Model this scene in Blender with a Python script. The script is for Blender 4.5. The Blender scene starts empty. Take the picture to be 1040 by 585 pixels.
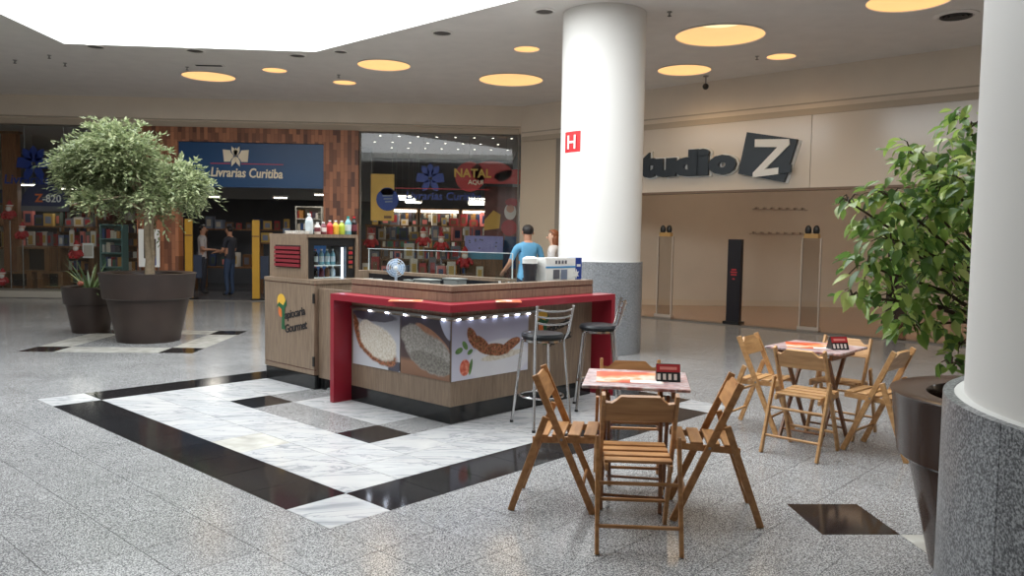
import bpy, bmesh, math, random
from mathutils import Vector, Matrix, Euler
random.seed(7)
S2 = math.sqrt(2.0); PI = math.pi
SC = bpy.context.scene; COL = SC.collection

# ------------------------------------------------------------------ camera
# world: x = right along the shop front, y = forward, z up; camera stands at the origin at eye height
CAM_H = 1.57; FPX = 807.23; PITCH = 0.062455; ROLL = 0.016436; YAW = 0.044884
def cam_axes():
    cp, sp = math.cos(PITCH), math.sin(PITCH)
    fw = Vector((0, cp, -sp)); up = Vector((0, sp, cp)); r = Vector((1, 0, 0))
    c, s = math.cos(ROLL), math.sin(ROLL)
    r2, u2 = c * r + s * up, -s * r + c * up
    R = Matrix.Rotation(-YAW, 3, 'Z')
    return R @ r2, R @ u2, R @ fw
CR, CU, CF = cam_axes()
cd = bpy.data.cameras.new('camera'); cam = bpy.data.objects.new('camera', cd); COL.objects.link(cam)
cd.sensor_width = 36.0; cd.lens = 36.0 * FPX / 1040.0; cd.clip_start = 0.05; cd.clip_end = 200
cam.matrix_world = Matrix(((CR.x, CU.x, -CF.x, 0), (CR.y, CU.y, -CF.y, 0), (CR.z, CU.z, -CF.z, CAM_H), (0, 0, 0, 1)))
SC.camera = cam
def ray(x, y):
    return CF + CR * ((x - 520) / FPX) - CU * ((y - 292.5) / FPX)
def P(x, y, v):                      # point on a pixel's ray at forward distance v
    d = ray(x, y); t = v / d.y
    return Vector((d.x * t, v, CAM_H + d.z * t))
def proj(p):
    q = Vector(p) - Vector((0, 0, CAM_H)); z = q.dot(CF)
    if z < 0.05: return None
    return 520 + FPX * q.dot(CR) / z, 292.5 - FPX * q.dot(CU) / z, z
def W(a, b, z=0.0):                  # kiosk grid (a = far-left, b = far-right) to world
    return Vector(((b - a) / S2, (a + b) / S2, z))

# ------------------------------------------------------------------ world, light, exposure
wd = bpy.data.worlds.new('sky'); SC.world = wd; wd.use_nodes = True
bg = wd.node_tree.nodes['Background']
bg.inputs[0].default_value = (0.93, 0.975, 1.0, 1); bg.inputs[1].default_value = 5.6
SC.view_settings.view_transform = 'Standard'; SC.view_settings.look = 'None'
SC.view_settings.gamma = 1.0; SC.view_settings.use_curve_mapping = False
SC.view_settings.exposure = 0.0
CEIL = 4.70
SKY = [(-6.95, 4.6), (-6.95, 13.85), (-2.80, 13.95), (5.00, 6.15), (5.00, 5.20), (4.40, 4.6)]     # the open skylight in the ceiling
pl = bpy.data.lights.new('skylight_portal', 'AREA'); pl.shape = 'RECTANGLE'; pl.size = 12.2; pl.size_y = 9.6
pl.cycles.is_portal = True
po = bpy.data.objects.new('skylight_portal', pl); COL.objects.link(po); po.location = (-0.97, 9.27, CEIL + 0.12)

# ------------------------------------------------------------------ materials
def lin(c):
    return tuple(((x / 255.0) / 12.92 if x / 255.0 <= 0.04045 else ((x / 255.0 + 0.055) / 1.055) ** 2.4) for x in c)
MATS = {}
def mat(name, rgb, rough=0.5, metal=0.0, var=0.0, scale=8.0, emit=None, estr=1.0, spec=0.5, alpha=None, bump=0.0, stretch=None):
    if name in MATS: return MATS[name]
    m = bpy.data.materials.new(name); m.use_nodes = True; nt = m.node_tree; n = nt.nodes; L = nt.links
    b = n['Principled BSDF']; c = lin(rgb)
    b.inputs['Base Color'].default_value = (*c, 1); b.inputs['Roughness'].default_value = rough
    b.inputs['Metallic'].default_value = metal; b.inputs['Specular IOR Level'].default_value = spec
    if var > 0 or bump > 0:
        tc = n.new('ShaderNodeTexCoord'); mp = n.new('ShaderNodeMapping'); nz = n.new('ShaderNodeTexNoise')
        L.new(tc.outputs['Object'], mp.inputs[0]); L.new(mp.outputs[0], nz.inputs['Vector'])
        if stretch: mp.inputs['Scale'].default_value = stretch
        nz.inputs['Scale'].default_value = scale; nz.inputs['Detail'].default_value = 4
        if var > 0:
            rp = n.new('ShaderNodeValToRGB'); L.new(nz.outputs['Fac'], rp.inputs[0])
            rp.color_ramp.elements[0].position = 0.3; rp.color_ramp.elements[1].position = 0.7
            rp.color_ramp.elements[0].color = (*[x * (1 - var) for x in c], 1)
            rp.color_ramp.elements[1].color = (*[min(1, x * (1 + var)) for x in c], 1)
            L.new(rp.outputs[0], b.inputs['Base Color'])
        if bump > 0:
            bp = n.new('ShaderNodeBump'); bp.inputs['Strength'].default_value = bump; bp.inputs['Distance'].default_value = 0.01
            L.new(nz.outputs['Fac'], bp.inputs['Height']); L.new(bp.outputs[0], b.inputs['Normal'])
    if emit:
        b.inputs['Emission Color'].default_value = (*lin(emit), 1); b.inputs['Emission Strength'].default_value = estr
    MATS[name] = m; return m
def nodes_of(name):
    m = bpy.data.materials.new(name); m.use_nodes = True; MATS[name] = m
    return m, m.node_tree.nodes, m.node_tree.links, m.node_tree.nodes['Principled BSDF']
def ramp(n, stops, interp='LINEAR'):
    r = n.new('ShaderNodeValToRGB'); r.color_ramp.interpolation = interp
    while len(r.color_ramp.elements) < len(stops): r.color_ramp.elements.new(0.5)
    for e, (p, c) in zip(r.color_ramp.elements, stops):
        e.position = p; e.color = (*lin(c), 1)
    return r
def granite(name, stops, scale=95.0, rough=0.16, tint=0.10):
    m, n, L, b = nodes_of(name)
    g = n.new('ShaderNodeNewGeometry'); oi = n.new('ShaderNodeObjectInfo')
    nz = n.new('ShaderNodeTexNoise'); nz.inputs['Scale'].default_value = scale; nz.inputs['Detail'].default_value = 1.5; nz.inputs['Roughness'].default_value = 0.6
    L.new(g.outputs['Position'], nz.inputs['Vector'])
    vo = n.new('ShaderNodeTexVoronoi'); vo.inputs['Scale'].default_value = scale; L.new(g.outputs['Position'], vo.inputs['Vector'])
    sr = n.new('ShaderNodeSeparateColor'); L.new(vo.outputs['Color'], sr.inputs[0])
    v1 = n.new('ShaderNodeMath'); v1.operation = 'MULTIPLY_ADD'; v1.inputs[1].default_value = .22; v1.inputs[2].default_value = -.11; L.new(sr.outputs[0], v1.inputs[0])
    v2 = n.new('ShaderNodeMath'); v2.operation = 'ADD'; L.new(v1.outputs[0], v2.inputs[0]); L.new(nz.outputs['Fac'], v2.inputs[1])
    r = ramp(n, stops); L.new(v2.outputs[0], r.inputs[0])
    nz2 = n.new('ShaderNodeTexNoise'); nz2.inputs['Scale'].default_value = 1.3; nz2.inputs['Detail'].default_value = 3
    L.new(g.outputs['Position'], nz2.inputs['Vector'])
    md = n.new('ShaderNodeMath'); md.operation = 'MULTIPLY_ADD'; md.inputs[1].default_value = tint; md.inputs[2].default_value = 1 - tint * 0.5
    L.new(oi.outputs['Random'], md.inputs[0])
    md2 = n.new('ShaderNodeMath'); md2.operation = 'MULTIPLY_ADD'; md2.inputs[1].default_value = 0.5; md2.inputs[2].default_value = 0.75
    L.new(nz2.outputs['Fac'], md2.inputs[0])
    mm = n.new('ShaderNodeMath'); mm.operation = 'MULTIPLY'; L.new(md.outputs[0], mm.inputs[0]); L.new(md2.outputs[0], mm.inputs[1])
    vm = n.new('ShaderNodeVectorMath'); vm.operation = 'SCALE'; L.new(r.outputs[0], vm.inputs[0]); L.new(mm.outputs[0], vm.inputs['Scale'])
    L.new(vm.outputs[0], b.inputs['Base Color'])
    b.inputs['Roughness'].default_value = rough; b.inputs['Specular IOR Level'].default_value = 0.5
    return m
M_GRAN = granite('grey_granite', [(0.34, (68, 68, 70)), (0.44, (112, 112, 114)), (0.53, (150, 150, 150)), (0.64, (188, 188, 186))], scale=140, tint=.08)
M_BLACK = granite('black_granite', [(0.3, (20, 20, 22)), (0.6, (34, 34, 36)), (0.75, (54, 54, 56))], rough=0.10, tint=0.5)
M_COLGR = granite('column_granite', [(0.34, (78, 79, 82)), (0.46, (116, 118, 121)), (0.56, (150, 152, 155)), (0.68, (182, 184, 186))], scale=210, rough=0.3)
def marble():
    m, n, L, b = nodes_of('white_marble')
    g = n.new('ShaderNodeNewGeometry'); oi = n.new('ShaderNodeObjectInfo')
    sc = n.new('ShaderNodeMath'); sc.operation = 'MULTIPLY'; sc.inputs[1].default_value = 37.0; L.new(oi.outputs['Random'], sc.inputs[0])
    ad = n.new('ShaderNodeVectorMath'); ad.operation = 'ADD'; L.new(g.outputs['Position'], ad.inputs[0]); L.new(sc.outputs[0], ad.inputs[1])
    mp = n.new('ShaderNodeMapping'); mp.inputs['Rotation'].default_value = (0, 0, 0.35); mp.inputs['Scale'].default_value = (.7, 2.6, 1)
    L.new(ad.outputs[0], mp.inputs[0])
    nz = n.new('ShaderNodeTexNoise'); nz.inputs['Scale'].default_value = 1.6; nz.inputs['Detail'].default_value = 7; nz.inputs['Roughness'].default_value = 0.62; nz.inputs['Distortion'].default_value = 0.8
    L.new(mp.outputs[0], nz.inputs['Vector'])
    r = ramp(n, [(0.28, (140, 143, 148)), (0.40, (180, 182, 183)), (0.485, (194, 194, 194)), (0.505, (146, 149, 153)), (0.535, (188, 188, 188)), (0.75, (202, 201, 198))])
    L.new(nz.outputs['Fac'], r.inputs[0]); L.new(r.outputs[0], b.inputs['Base Color'])
    b.inputs['Roughness'].default_value = 0.13
    return m
M_MARB = marble()
M_CREAM_MARB = granite('cream_marble', [(0.3, (168, 166, 158)), (0.6, (190, 188, 180)), (0.8, (205, 203, 196))], scale=6, rough=0.2)
M_GROUT = mat('grout', (112, 112, 111), 0.7)
M_CEIL = mat('ceiling_plaster', (238, 233, 228), 0.85, var=0.03, scale=3)
M_FASC = mat('fascia_paint', (232, 219, 203), 0.8, var=0.03, scale=2)
M_MOULD = mat('moulding_paint', (190, 176, 158), 0.75)
M_COLW = mat('column_paint', (231, 228, 223), 0.55, var=0.01, scale=2)
M_WALL = mat('beige_wall', (206, 193, 174), 0.7, var=0.03, scale=1.5)
M_CREAMW = mat('cream_wall', (206, 192, 172), 0.7)
def wood(name, dark, light, scale=3.0, stretch=(1, 1, 12), rough=0.42):
    m, n, L, b = nodes_of(name)
    tc = n.new('ShaderNodeTexCoord'); mp = n.new('ShaderNodeMapping'); mp.inputs['Scale'].default_value = stretch
    oi = n.new('ShaderNodeObjectInfo'); sc = n.new('ShaderNodeMath'); sc.operation = 'MULTIPLY'; sc.inputs[1].default_value = 9.0
    L.new(oi.outputs['Random'], sc.inputs[0])
    ad = n.new('ShaderNodeVectorMath'); ad.operation = 'ADD'; L.new(tc.outputs['Object'], ad.inputs[0]); L.new(sc.outputs[0], ad.inputs[1])
    L.new(ad.outputs[0], mp.inputs[0])
    nz = n.new('ShaderNodeTexNoise'); nz.inputs['Scale'].default_value = scale; nz.inputs['Detail'].default_value = 6; nz.inputs['Distortion'].default_value = 0.6
    L.new(mp.outputs[0], nz.inputs['Vector'])
    r = ramp(n, [(0.28, dark), (0.72, light)]); L.new(nz.outputs['Fac'], r.inputs[0]); L.new(r.outputs[0], b.inputs['Base Color'])
    b.inputs['Roughness'].default_value = rough
    return m
M_LAM = wood('kiosk_laminate', (116, 98, 82), (146, 126, 106), 6, (9, 9, 0.8), 0.4)
M_CHAIR = wood('chair_wood', (150, 100, 56), (192, 142, 90), 3, (9, 1.2, 9), 0.4)
M_CHAIR2 = wood('chair_wood_pale', (166, 120, 74), (206, 162, 110), 3, (9, 1.2, 9), 0.4)
M_TLEG = wood('table_leg_wood', (98, 62, 36), (140, 94, 58), 5, (6, 6, 6), 0.4)
M_DISPW = wood('display_wood', (92, 62, 38), (132, 92, 58), 4, (8, 8, 1), 0.5)
def mosaic():
    m, n, L, b = nodes_of('wood_mosaic')
    g = n.new('ShaderNodeNewGeometry'); sx = n.new('ShaderNodeSeparateXYZ'); L.new(g.outputs['Position'], sx.inputs[0])
    cb = n.new('ShaderNodeCombineXYZ'); L.new(sx.outputs['Z'], cb.inputs['X']); L.new(sx.outputs['X'], cb.inputs['Y'])
    br = n.new('ShaderNodeTexBrick'); L.new(cb.outputs[0], br.inputs['Vector'])
    br.offset = 0.5; br.inputs['Scale'].default_value = 1.0; br.inputs['Brick Width'].default_value = 0.34; br.inputs['Row Height'].default_value = 0.085
    br.inputs['Mortar Size'].default_value = 0.002; br.inputs['Bias'].default_value = 0.0
    br.inputs['Color1'].default_value = (*lin((92, 56, 42)), 1); br.inputs['Color2'].default_value = (*lin((178, 118, 84)), 1)
    br.inputs['Mortar'].default_value = (*lin((70, 44, 34)), 1)
    L.new(br.outputs['Color'], b.inputs['Base Color']); b.inputs['Roughness'].default_value = 0.5
    bp = n.new('ShaderNodeBump'); bp.inputs['Strength'].default_value = 0.3; L.new(br.outputs['Fac'], bp.inputs['Height']); L.new(bp.outputs[0], b.inputs['Normal'])
    return m
M_MOS = mosaic()
def glassy(name, tint=(0.93, 0.96, 0.96), rough=0.02, ior=1.45, extra=0.0):
    m, n, L, b = nodes_of(name); out = n['Material Output']
    t = n.new('ShaderNodeBsdfTransparent'); t.inputs[0].default_value = (*tint, 1)
    g = n.new('ShaderNodeBsdfGlossy'); g.inputs['Roughness'].default_value = rough
    f = n.new('ShaderNodeFresnel'); f.inputs['IOR'].default_value = ior
    ma = n.new('ShaderNodeMath'); ma.operation = 'ADD'; ma.inputs[1].default_value = extra; L.new(f.outputs[0], ma.inputs[0])
    ge = n.new('ShaderNodeNewGeometry'); iv = n.new('ShaderNodeMath'); iv.operation = 'SUBTRACT'; iv.inputs[0].default_value = 1.0; L.new(ge.outputs['Backfacing'], iv.inputs[1])
    mu = n.new('ShaderNodeMath'); mu.operation = 'MULTIPLY'; L.new(ma.outputs[0], mu.inputs[0]); L.new(iv.outputs[0], mu.inputs[1])
    x = n.new('ShaderNodeMixShader'); L.new(mu.outputs[0], x.inputs[0]); L.new(t.outputs[0], x.inputs[1]); L.new(g.outputs[0], x.inputs[2])
    L.new(x.outputs[0], out.inputs['Surface']); return m
M_GLASS = glassy('shop_glass', (0.92, 0.94, 0.94), extra=0.02)
M_GLASS2 = glassy('clear_glass', (0.93, 0.96, 0.96))
M_ACRYL = glassy('acrylic', (0.86, 0.84, 0.82), 0.1, extra=0.03)
M_CHROME = mat('chrome', (205, 205, 205), 0.18, 1.0)
M_STEEL = mat('steel', (150, 150, 150), 0.35, 1.0)
M_BLKP = mat('black_plastic', (20, 20, 22), 0.4)
M_PLINTH = mat('black_plinth', (26, 28, 30), 0.15)
M_RED = mat('red_laminate', (150, 34, 50), 0.3, var=0.04, scale=4)
M_REDD = mat('dark_red_strip', (96, 36, 32), 0.4)
M_NAVY = mat('navy_sign', (26, 68, 112), 0.35, var=0.05, scale=2)
M_WHITE = mat('white_paint', (232, 232, 228), 0.4)
M_CREAM = mat('cream_letter', (226, 214, 190), 0.4)
M_POT = mat('brown_pot', (48, 36, 31), 0.42, var=0.15, scale=5)
M_POTG = mat('glossy_brown_pot', (58, 41, 33), 0.2, var=0.12, scale=4)
M_SOIL = mat('soil', (38, 28, 22), 0.95, var=0.3, scale=30)
M_BARK = mat('pale_bark', (138, 122, 100), 0.8, var=0.2, scale=20)
M_STORE = mat('store_dark', (84, 86, 92), 0.7, var=0.1, scale=2)
M_STOREC = mat('store_ceiling', (168, 170, 172), 0.8)
M_LAMPW = mat('tube_lamp', (255, 250, 235), 0.5, emit=(255, 246, 226), estr=9.0)

# ------------------------------------------------------------------ mesh helpers
class MB:
    def __init__(s): s.v = []; s.f = []; s.m = []
    def add(s, vs, fs, mi=0):
        o = len(s.v); s.v += [tuple(v) for v in vs]; s.f += [tuple(i + o for i in f) for f in fs]; s.m += [mi] * len(fs); return s
    def box(s, x0, x1, y0, y1, z0, z1, mi=0, mtx=None):
        vs = [Vector((x, y, z)) for z in (z0, z1) for y in (y0, y1) for x in (x0, x1)]
        if mtx is not None: vs = [mtx @ v for v in vs]
        return s.add(vs, [(0, 2, 3, 1), (4, 5, 7, 6), (0, 1, 5, 4), (2, 6, 7, 3), (0, 4, 6, 2), (1, 3, 7, 5)], mi)
    def beam(s, p0, p1, w, d, side=(0, 1, 0), mi=0):
        p0, p1 = Vector(p0), Vector(p1); ax = (p1 - p0).normalized(); sd = Vector(side)
        sd = (sd - ax * sd.dot(ax)).normalized(); n = ax.cross(sd)
        vs = [p + sd * (w / 2 * i) + n * (d / 2 * j) for p in (p0, p1) for i, j in ((-1, -1), (1, -1), (1, 1), (-1, 1))]
        return s.add(vs, [(3, 2, 1, 0), (4, 5, 6, 7), (0, 1, 5, 4), (1, 2, 6, 5), (2, 3, 7, 6), (3, 0, 4, 7)], mi)
    def tube(s, pts, r, seg=8, mi=0, cap=True):
        pts = [Vector(p) for p in pts]; n = len(pts); rr = r if isinstance(r, (list, tuple)) else [r] * n
        vs = []; ref = None
        for i, p in enumerate(pts):
            t = (pts[min(i + 1, n - 1)] - pts[max(i - 1, 0)]).normalized()
            if ref is None: ref = t.orthogonal().normalized()
            ref = (ref - t * ref.dot(t))
            ref = ref.normalized() if ref.length > 1e-6 else t.orthogonal().normalized()
            bi = t.cross(ref)
            vs += [p + (ref * math.cos(2 * PI * k / seg) + bi * math.sin(2 * PI * k / seg)) * rr[i] for k in range(seg)]
        fs = [(i * seg + k, i * seg + (k + 1) % seg, (i + 1) * seg + (k + 1) % seg, (i + 1) * seg + k) for i in range(n - 1) for k in range(seg)]
        if cap: fs += [tuple(range(seg))[::-1], tuple((n - 1) * seg + k for k in range(seg))]
        return s.add(vs, fs, mi)
    def lathe(s, prof, seg=24, c=(0, 0, 0), mi=0, a0=0.0, a1=2 * PI, close=True):
        full = abs(a1 - a0 - 2 * PI) < 1e-6; m = seg if full else seg + 1; vs = []
        for r, z in prof:
            vs += [(c[0] + r * math.cos(a0 + (a1 - a0) * k / seg), c[1] + r * math.sin(a0 + (a1 - a0) * k / seg), c[2] + z) for k in range(m)]
        fs = []
        for i in range(len(prof) - 1):
            for k in range(seg):
                k2 = (k + 1) % m if full else k + 1
                fs.append((i * m + k, i * m + k2, (i + 1) * m + k2, (i + 1) * m + k))
        if close and full:
            fs += [tuple(range(m))[::-1], tuple((len(prof) - 1) * m + k for k in range(m))]
        return s.add(vs, fs, mi)
    def ell(s, c, r, seg=12, rings=8, mi=0, mtx=None):
        c = Vector(c); vs = [Vector((0, 0, -r[2]))]
        for i in range(1, rings):
            t = -PI / 2 + PI * i / rings
            vs += [Vector((r[0] * math.cos(t) * math.cos(2 * PI * k / seg), r[1] * math.cos(t) * math.sin(2 * PI * k / seg), r[2] * math.sin(t))) for k in range(seg)]
        vs.append(Vector((0, 0, r[2])))
        if mtx is not None: vs = [mtx @ v for v in vs]
        vs = [v + c for v in vs]; fs = [(0, 1 + (k + 1) % seg, 1 + k) for k in range(seg)]
        for i in range(rings - 2):
            for k in range(seg): fs.append((1 + i * seg + k, 1 + i * seg + (k + 1) % seg, 1 + (i + 1) * seg + (k + 1) % seg, 1 + (i + 1) * seg + k))
        e = len(vs) - 1; o = 1 + (rings - 2) * seg
        fs += [(o + k, o + (k + 1) % seg, e) for k in range(seg)]
        return s.add(vs, fs, mi)
    def prism(s, poly, t0, t1, f, mi=0):          # poly of 2D points, f(x, y, t) -> 3D point
        n = len(poly); vs = [f(x, y, t0) for x, y in poly] + [f(x, y, t1) for x, y in poly]
        return s.add(vs, [tuple(range(n))[::-1], tuple(range(n, 2 * n))] + [(k, (k + 1) % n, n + (k + 1) % n, n + k) for k in range(n)], mi)
    def mesh(s, name, mats, smooth=False, bevel=0.0):
        me = bpy.data.meshes.new(name); me.from_pydata(s.v, [], s.f)
        for m in (mats if isinstance(mats, (list, tuple)) else [mats]): me.materials.append(m)
        me.polygons.foreach_set('material_index', s.m)
        bm = bmesh.new(); bm.from_mesh(me)
        bmesh.ops.recalc_face_normals(bm, faces=bm.faces)
        if bevel > 0: bmesh.ops.bevel(bm, geom=bm.edges[:] , offset=bevel, segments=1, affect='EDGES', clamp_overlap=True)
        bm.to_mesh(me); bm.free()
        if smooth:
            me.polygons.foreach_set('use_smooth', [True] * len(me.polygons)); me.set_sharp_from_angle(angle=0.7)
        me.update(); return me
    def build(s, name, mats, parent=None, loc=None, rot=None, smooth=False, bevel=0.0):
        return link(name, s.mesh(name, mats, smooth, bevel), parent, loc, rot)
def link(name, me, parent=None, loc=None, rot=None):
    o = bpy.data.objects.new(name, me); COL.objects.link(o)
    if loc is not None: o.location = loc
    if rot is not None: o.rotation_euler = rot
    if parent is not None: o.parent = parent
    return o
def tag(o, label=None, cat=None, group=None, kind=None):
    if label: o['label'] = label
    if cat: o['category'] = cat
    if group: o['group'] = group
    if kind: o['kind'] = kind
    return o
def thing(name, label, cat, loc=(0, 0, 0), rz=0.0, group=None):
    o = bpy.data.objects.new(name, None); COL.objects.link(o); o.empty_display_size = 0.1
    o.location = loc; o.rotation_euler = (0, 0, rz)
    return tag(o, label, cat, group)
def dup(root, label=None, loc=None, rz=None, group=None):
    r = root.copy(); COL.objects.link(r)
    for ch in list(root.children):
        c = ch.copy(); COL.objects.link(c); c.parent = r
        for g in ch.children:
            d = g.copy(); COL.objects.link(d); d.parent = c
    if loc is not None: r.location = loc
    if rz is not None: r.rotation_euler = (0, 0, rz)
    if label: r['label'] = label
    if group: r['group'] = group
    return r
def struct(name, mb, m, label=None, parent=None, **k):
    o = mb.build(name, m, parent, **k)
    if parent is None: o['kind'] = 'structure'
    if label: o['label'] = label
    return o
def text_mesh(txt, size, extrude=0.002, offset=0.0, shear=0.0, spacing=1.0, m=None, align='CENTER'):
    cu = bpy.data.curves.new('txt', 'FONT'); cu.body = txt; cu.size = size; cu.extrude = extrude; cu.offset = offset
    cu.shear = shear; cu.space_character = spacing; cu.align_x = align; cu.align_y = 'BOTTOM_BASELINE'; cu.resolution_u = 3
    o = bpy.data.objects.new('txt', cu); COL.objects.link(o)
    dg = bpy.context.evaluated_depsgraph_get(); me = bpy.data.meshes.new_from_object(o.evaluated_get(dg))
    bpy.data.objects.remove(o); bpy.data.curves.remove(cu)
    me.materials.clear()
    if m: me.materials.append(m)
    return me
RX = PI / 2
ROT_BACK = (RX, 0, 0)                 # text plane facing the camera on the back wall
ROT_B = (RX, 0, -PI / 4)              # facing -b
ROT_A = (RX, 0, PI / 4)               # facing -a
K45 = PI / 4

# ------------------------------------------------------------------ floor
BW = 14.21; VW = 19.08
U_L, V_N, U_R = -14.5, -6.0, 13.5
room = [(U_L, V_N), (U_R, V_N), (U_R, BW * S2 - U_R), (BW * S2 - VW, VW), (U_L, VW)]
fl = MB(); fl.prism(room, -0.08, -0.003, lambda x, y, t: (x, y, t))
floor = struct('floor', fl, M_GROUT, 'polished grey granite mall floor with marble and black tile patterns')
TA, TB, A0, B0 = 0.4255, 0.4127, 3.52, 2.433
GAP = 0.0018
ISL = [(-5.93, -3.70, 10.50, 12.97), (1.885, 4.04, 2.14, 4.62)]           # tile squares around the two big planters
def clip(poly, n, d, keep_in):
    out = []; k = len(poly)
    for i in range(k):
        p, q = poly[i], poly[(i + 1) % k]
        sp = n[0] * p[0] + n[1] * p[1] - d; sq = n[0] * q[0] + n[1] * q[1] - d
        if not keep_in: sp, sq = -sp, -sq
        if sp <= 0: out.append(p)
        if (sp < 0 < sq) or (sq < 0 < sp):
            t = sp / (sp - sq); out.append((p[0] + (q[0] - p[0]) * t, p[1] + (q[1] - p[1]) * t))
    return out if len(out) > 2 else []
def area(p): return abs(sum(p[i][0] * p[(i + 1) % len(p)][1] - p[(i + 1) % len(p)][0] * p[i][1] for i in range(len(p)))) / 2
def outside(poly, rect):
    x0, x1, y0, y1 = rect; res = []; cur = poly
    for n, d in (((1, 0), x1), ((-1, 0), -x0), ((0, 1), y1), ((0, -1), -y0)):
        o = clip(cur, n, d, False)
        if o and area(o) > 1e-4: res.append(o)
        cur = clip(cur, n, d, True)
        if not cur: break
    return res
def tile_mesh(pieces, m):
    mb = MB()
    for pc in pieces: mb.prism(pc, -0.0029, 0.0, lambda x, y, t: (x, y, t))
    return mb.mesh('tile', m)
tiles = []           # (pixel size, pieces in world xy, material, whole?)
def tile_size_px(pieces):
    c = pieces[0]; cx = sum(p[0] for p in c) / len(c); cy = sum(p[1] for p in c) / len(c)
    q = proj((cx, cy, 0))
    if q is None: return 0
    if not (-70 < q[0] < 1110 and q[1] < 640): return 0
    return sum(area(p) for p in pieces) / (q[2] ** 3)
for i in range(-34, 54):
    for j in range(-40, 52):
        a, b = A0 + i * TA, B0 + j * TB
        c = W(a + TA / 2, b + TB / 2)
        if not (U_L + .3 < c.x < U_R - .3 and V_N + .3 < c.y < VW - 0.3 and b + TB < BW - 0.28): continue
        quad = [tuple(W(a + da, b + db)[:2]) for da, db in ((GAP, GAP), (GAP, TB - GAP), (TA - GAP, TB - GAP), (TA - GAP, GAP))]
        m = M_GRAN
        if 0 <= i < 11 and 0 <= j < 11:
            ei, ej = i in (0, 10), j in (0, 10)
            if ei and ej: m = M_MARB
            elif ei or ej: m = M_BLACK
            else:
                m = M_MARB; ri, rj = i in (3, 7), j in (3, 7)
                if ri and rj: m = M_BLACK
                elif (ri and 3 < j < 7) or (rj and 3 < i < 7): m = M_GRAN
                elif (i, j) == (4, 1): m = M_CREAM_MARB
        pcs = [quad]
        for r in ISL:
            nx = []
            for p in pcs: nx += outside(p, r)
            pcs = nx
        if pcs: tiles.append((tile_size_px(pcs), pcs, m))
for x0, x1, y0, y1 in ISL:
    for i in range(5):
        for j in range(5):
            sx, sy = (x1 - x0) / 5, (y1 - y0) / 5
            q = [(x0 + (i + p) * sx + s * GAP, y0 + (j + r) * sy + t * GAP) for p, r, s, t in ((0, 0, 1, 1), (1, 0, -1, 1), (1, 1, -1, -1), (0, 1, 1, -1))]
            e = (i in (0, 4)) + (j in (0, 4))
            m = M_BLACK if e == 2 else M_CREAM_MARB if e == 1 else M_GRAN
            if x0 > 0: m = M_BLACK if (i, j) == (0, 4) else M_CREAM_MARB if i == 1 and j < 4 else M_GRAN
            tiles.append((tile_size_px([q]), [q], m))
tiles.sort(key=lambda t: -t[0])
rest = {}
for k, (sz, pcs, m) in enumerate(tiles):
    if k < 296:
        link('floor_tile', tile_mesh(pcs, m), floor)
    else:
        mb = rest.setdefault(m.name, MB())
        for pc in pcs: mb.prism(pc, -0.0029, 0.0, lambda x, y, t: (x, y, t))
for mn, mb in rest.items():
    tag(mb.build('distant_floor_tiles', MATS[mn], floor), kind='stuff')
# black border strip along the right-hand shop
mb = MB(); mb.prism([tuple(W(a, b)[:2]) for a, b in ((12.5, BW - .27), (12.5, BW - .002), (-4, BW - .002), (-4, BW - .27))], -0.0029, 0.0, lambda x, y, t: (x, y, t))
mb.build('black_border_strip', M_BLACK, floor)

# ------------------------------------------------------------------ ceiling with skylight and lamp recesses
LAMPS = []           # (x, y, radius)
def lamp_at(px, py, half):
    d = ray(px, py); t = (CEIL - CAM_H) / d.z; c = Vector((d.x * t, d.y * t, CEIL))
    LAMPS.append((c.x, c.y, half / FPX * c.y))
for q in ((212, 77.5, 25.5), (279, 71, 12), (350, 83.5, 11.5), (390, 66, 26.5), (519, 81, 32.5), (535, 49.5, 13), (695, 71, 27), (731, 36, 45), (793.5, 57, 14.5), (923, 0.5, 41)):
    lamp_at(*q)
CW = []              # structural ceiling outline
bm = bmesh.new()
def loop(pts):
    vs = [bm.verts.new((x, y, CEIL)) for x, y in pts]
    for i in range(len(vs)): bm.edges.new((vs[i], vs[(i + 1) % len(vs)]))
loop(room); loop(SKY)
for x, y, r in LAMPS: loop([(x + r * math.cos(2 * PI * k / 40), y + r * math.sin(2 * PI * k / 40)) for k in range(40)])
bmesh.ops.triangle_fill(bm, use_beauty=True, use_dissolve=False, edges=bm.edges[:], normal=(0, 0, -1))
def inside(p, poly):
    c = False; n = len(poly)
    for i in range(n):
        (x1, y1), (x2, y2) = poly[i], poly[(i + 1) % n]
        if (y1 > p[1]) != (y2 > p[1]) and p[0] < (x2 - x1) * (p[1] - y1) / (y2 - y1) + x1: c = not c
    return c
kill = []
for f in bm.faces:
    c = f.calc_center_median()
    if inside(c, SKY) or any((c.x - x) ** 2 + (c.y - y) ** 2 < (r * 0.985) ** 2 for x, y, r in LAMPS): kill.append(f)
bmesh.ops.delete(bm, geom=kill, context='FACES_ONLY')
for f in bm.faces:
    if f.normal.z > 0: f.normal_flip()
me = bpy.data.meshes.new('ceiling'); bm.to_mesh(me); bm.free(); me.materials.append(M_CEIL)
ceiling = tag(link('ceiling', me), 'smooth grey-beige ceiling with large skylight opening', kind='structure')
mb = MB(); n = len(SKY)
mb.add([(x, y, z) for z in (CEIL - 0.004, CEIL + 0.10) for x, y in SKY], [(i, (i + 1) % n, n + (i + 1) % n, n + i) for i in range(n)])
mb.build('skylight_edge', M_WHITE, ceiling)
mb = MB(); mb.add([(x, y, CEIL + 0.6) for x, y in ((U_L - .3, V_N - .3), (U_R + .3, V_N - .3), (U_R + .3, VW + 9), (U_L - .3, VW + 9))], [(0, 1, 2, 3)])
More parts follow.
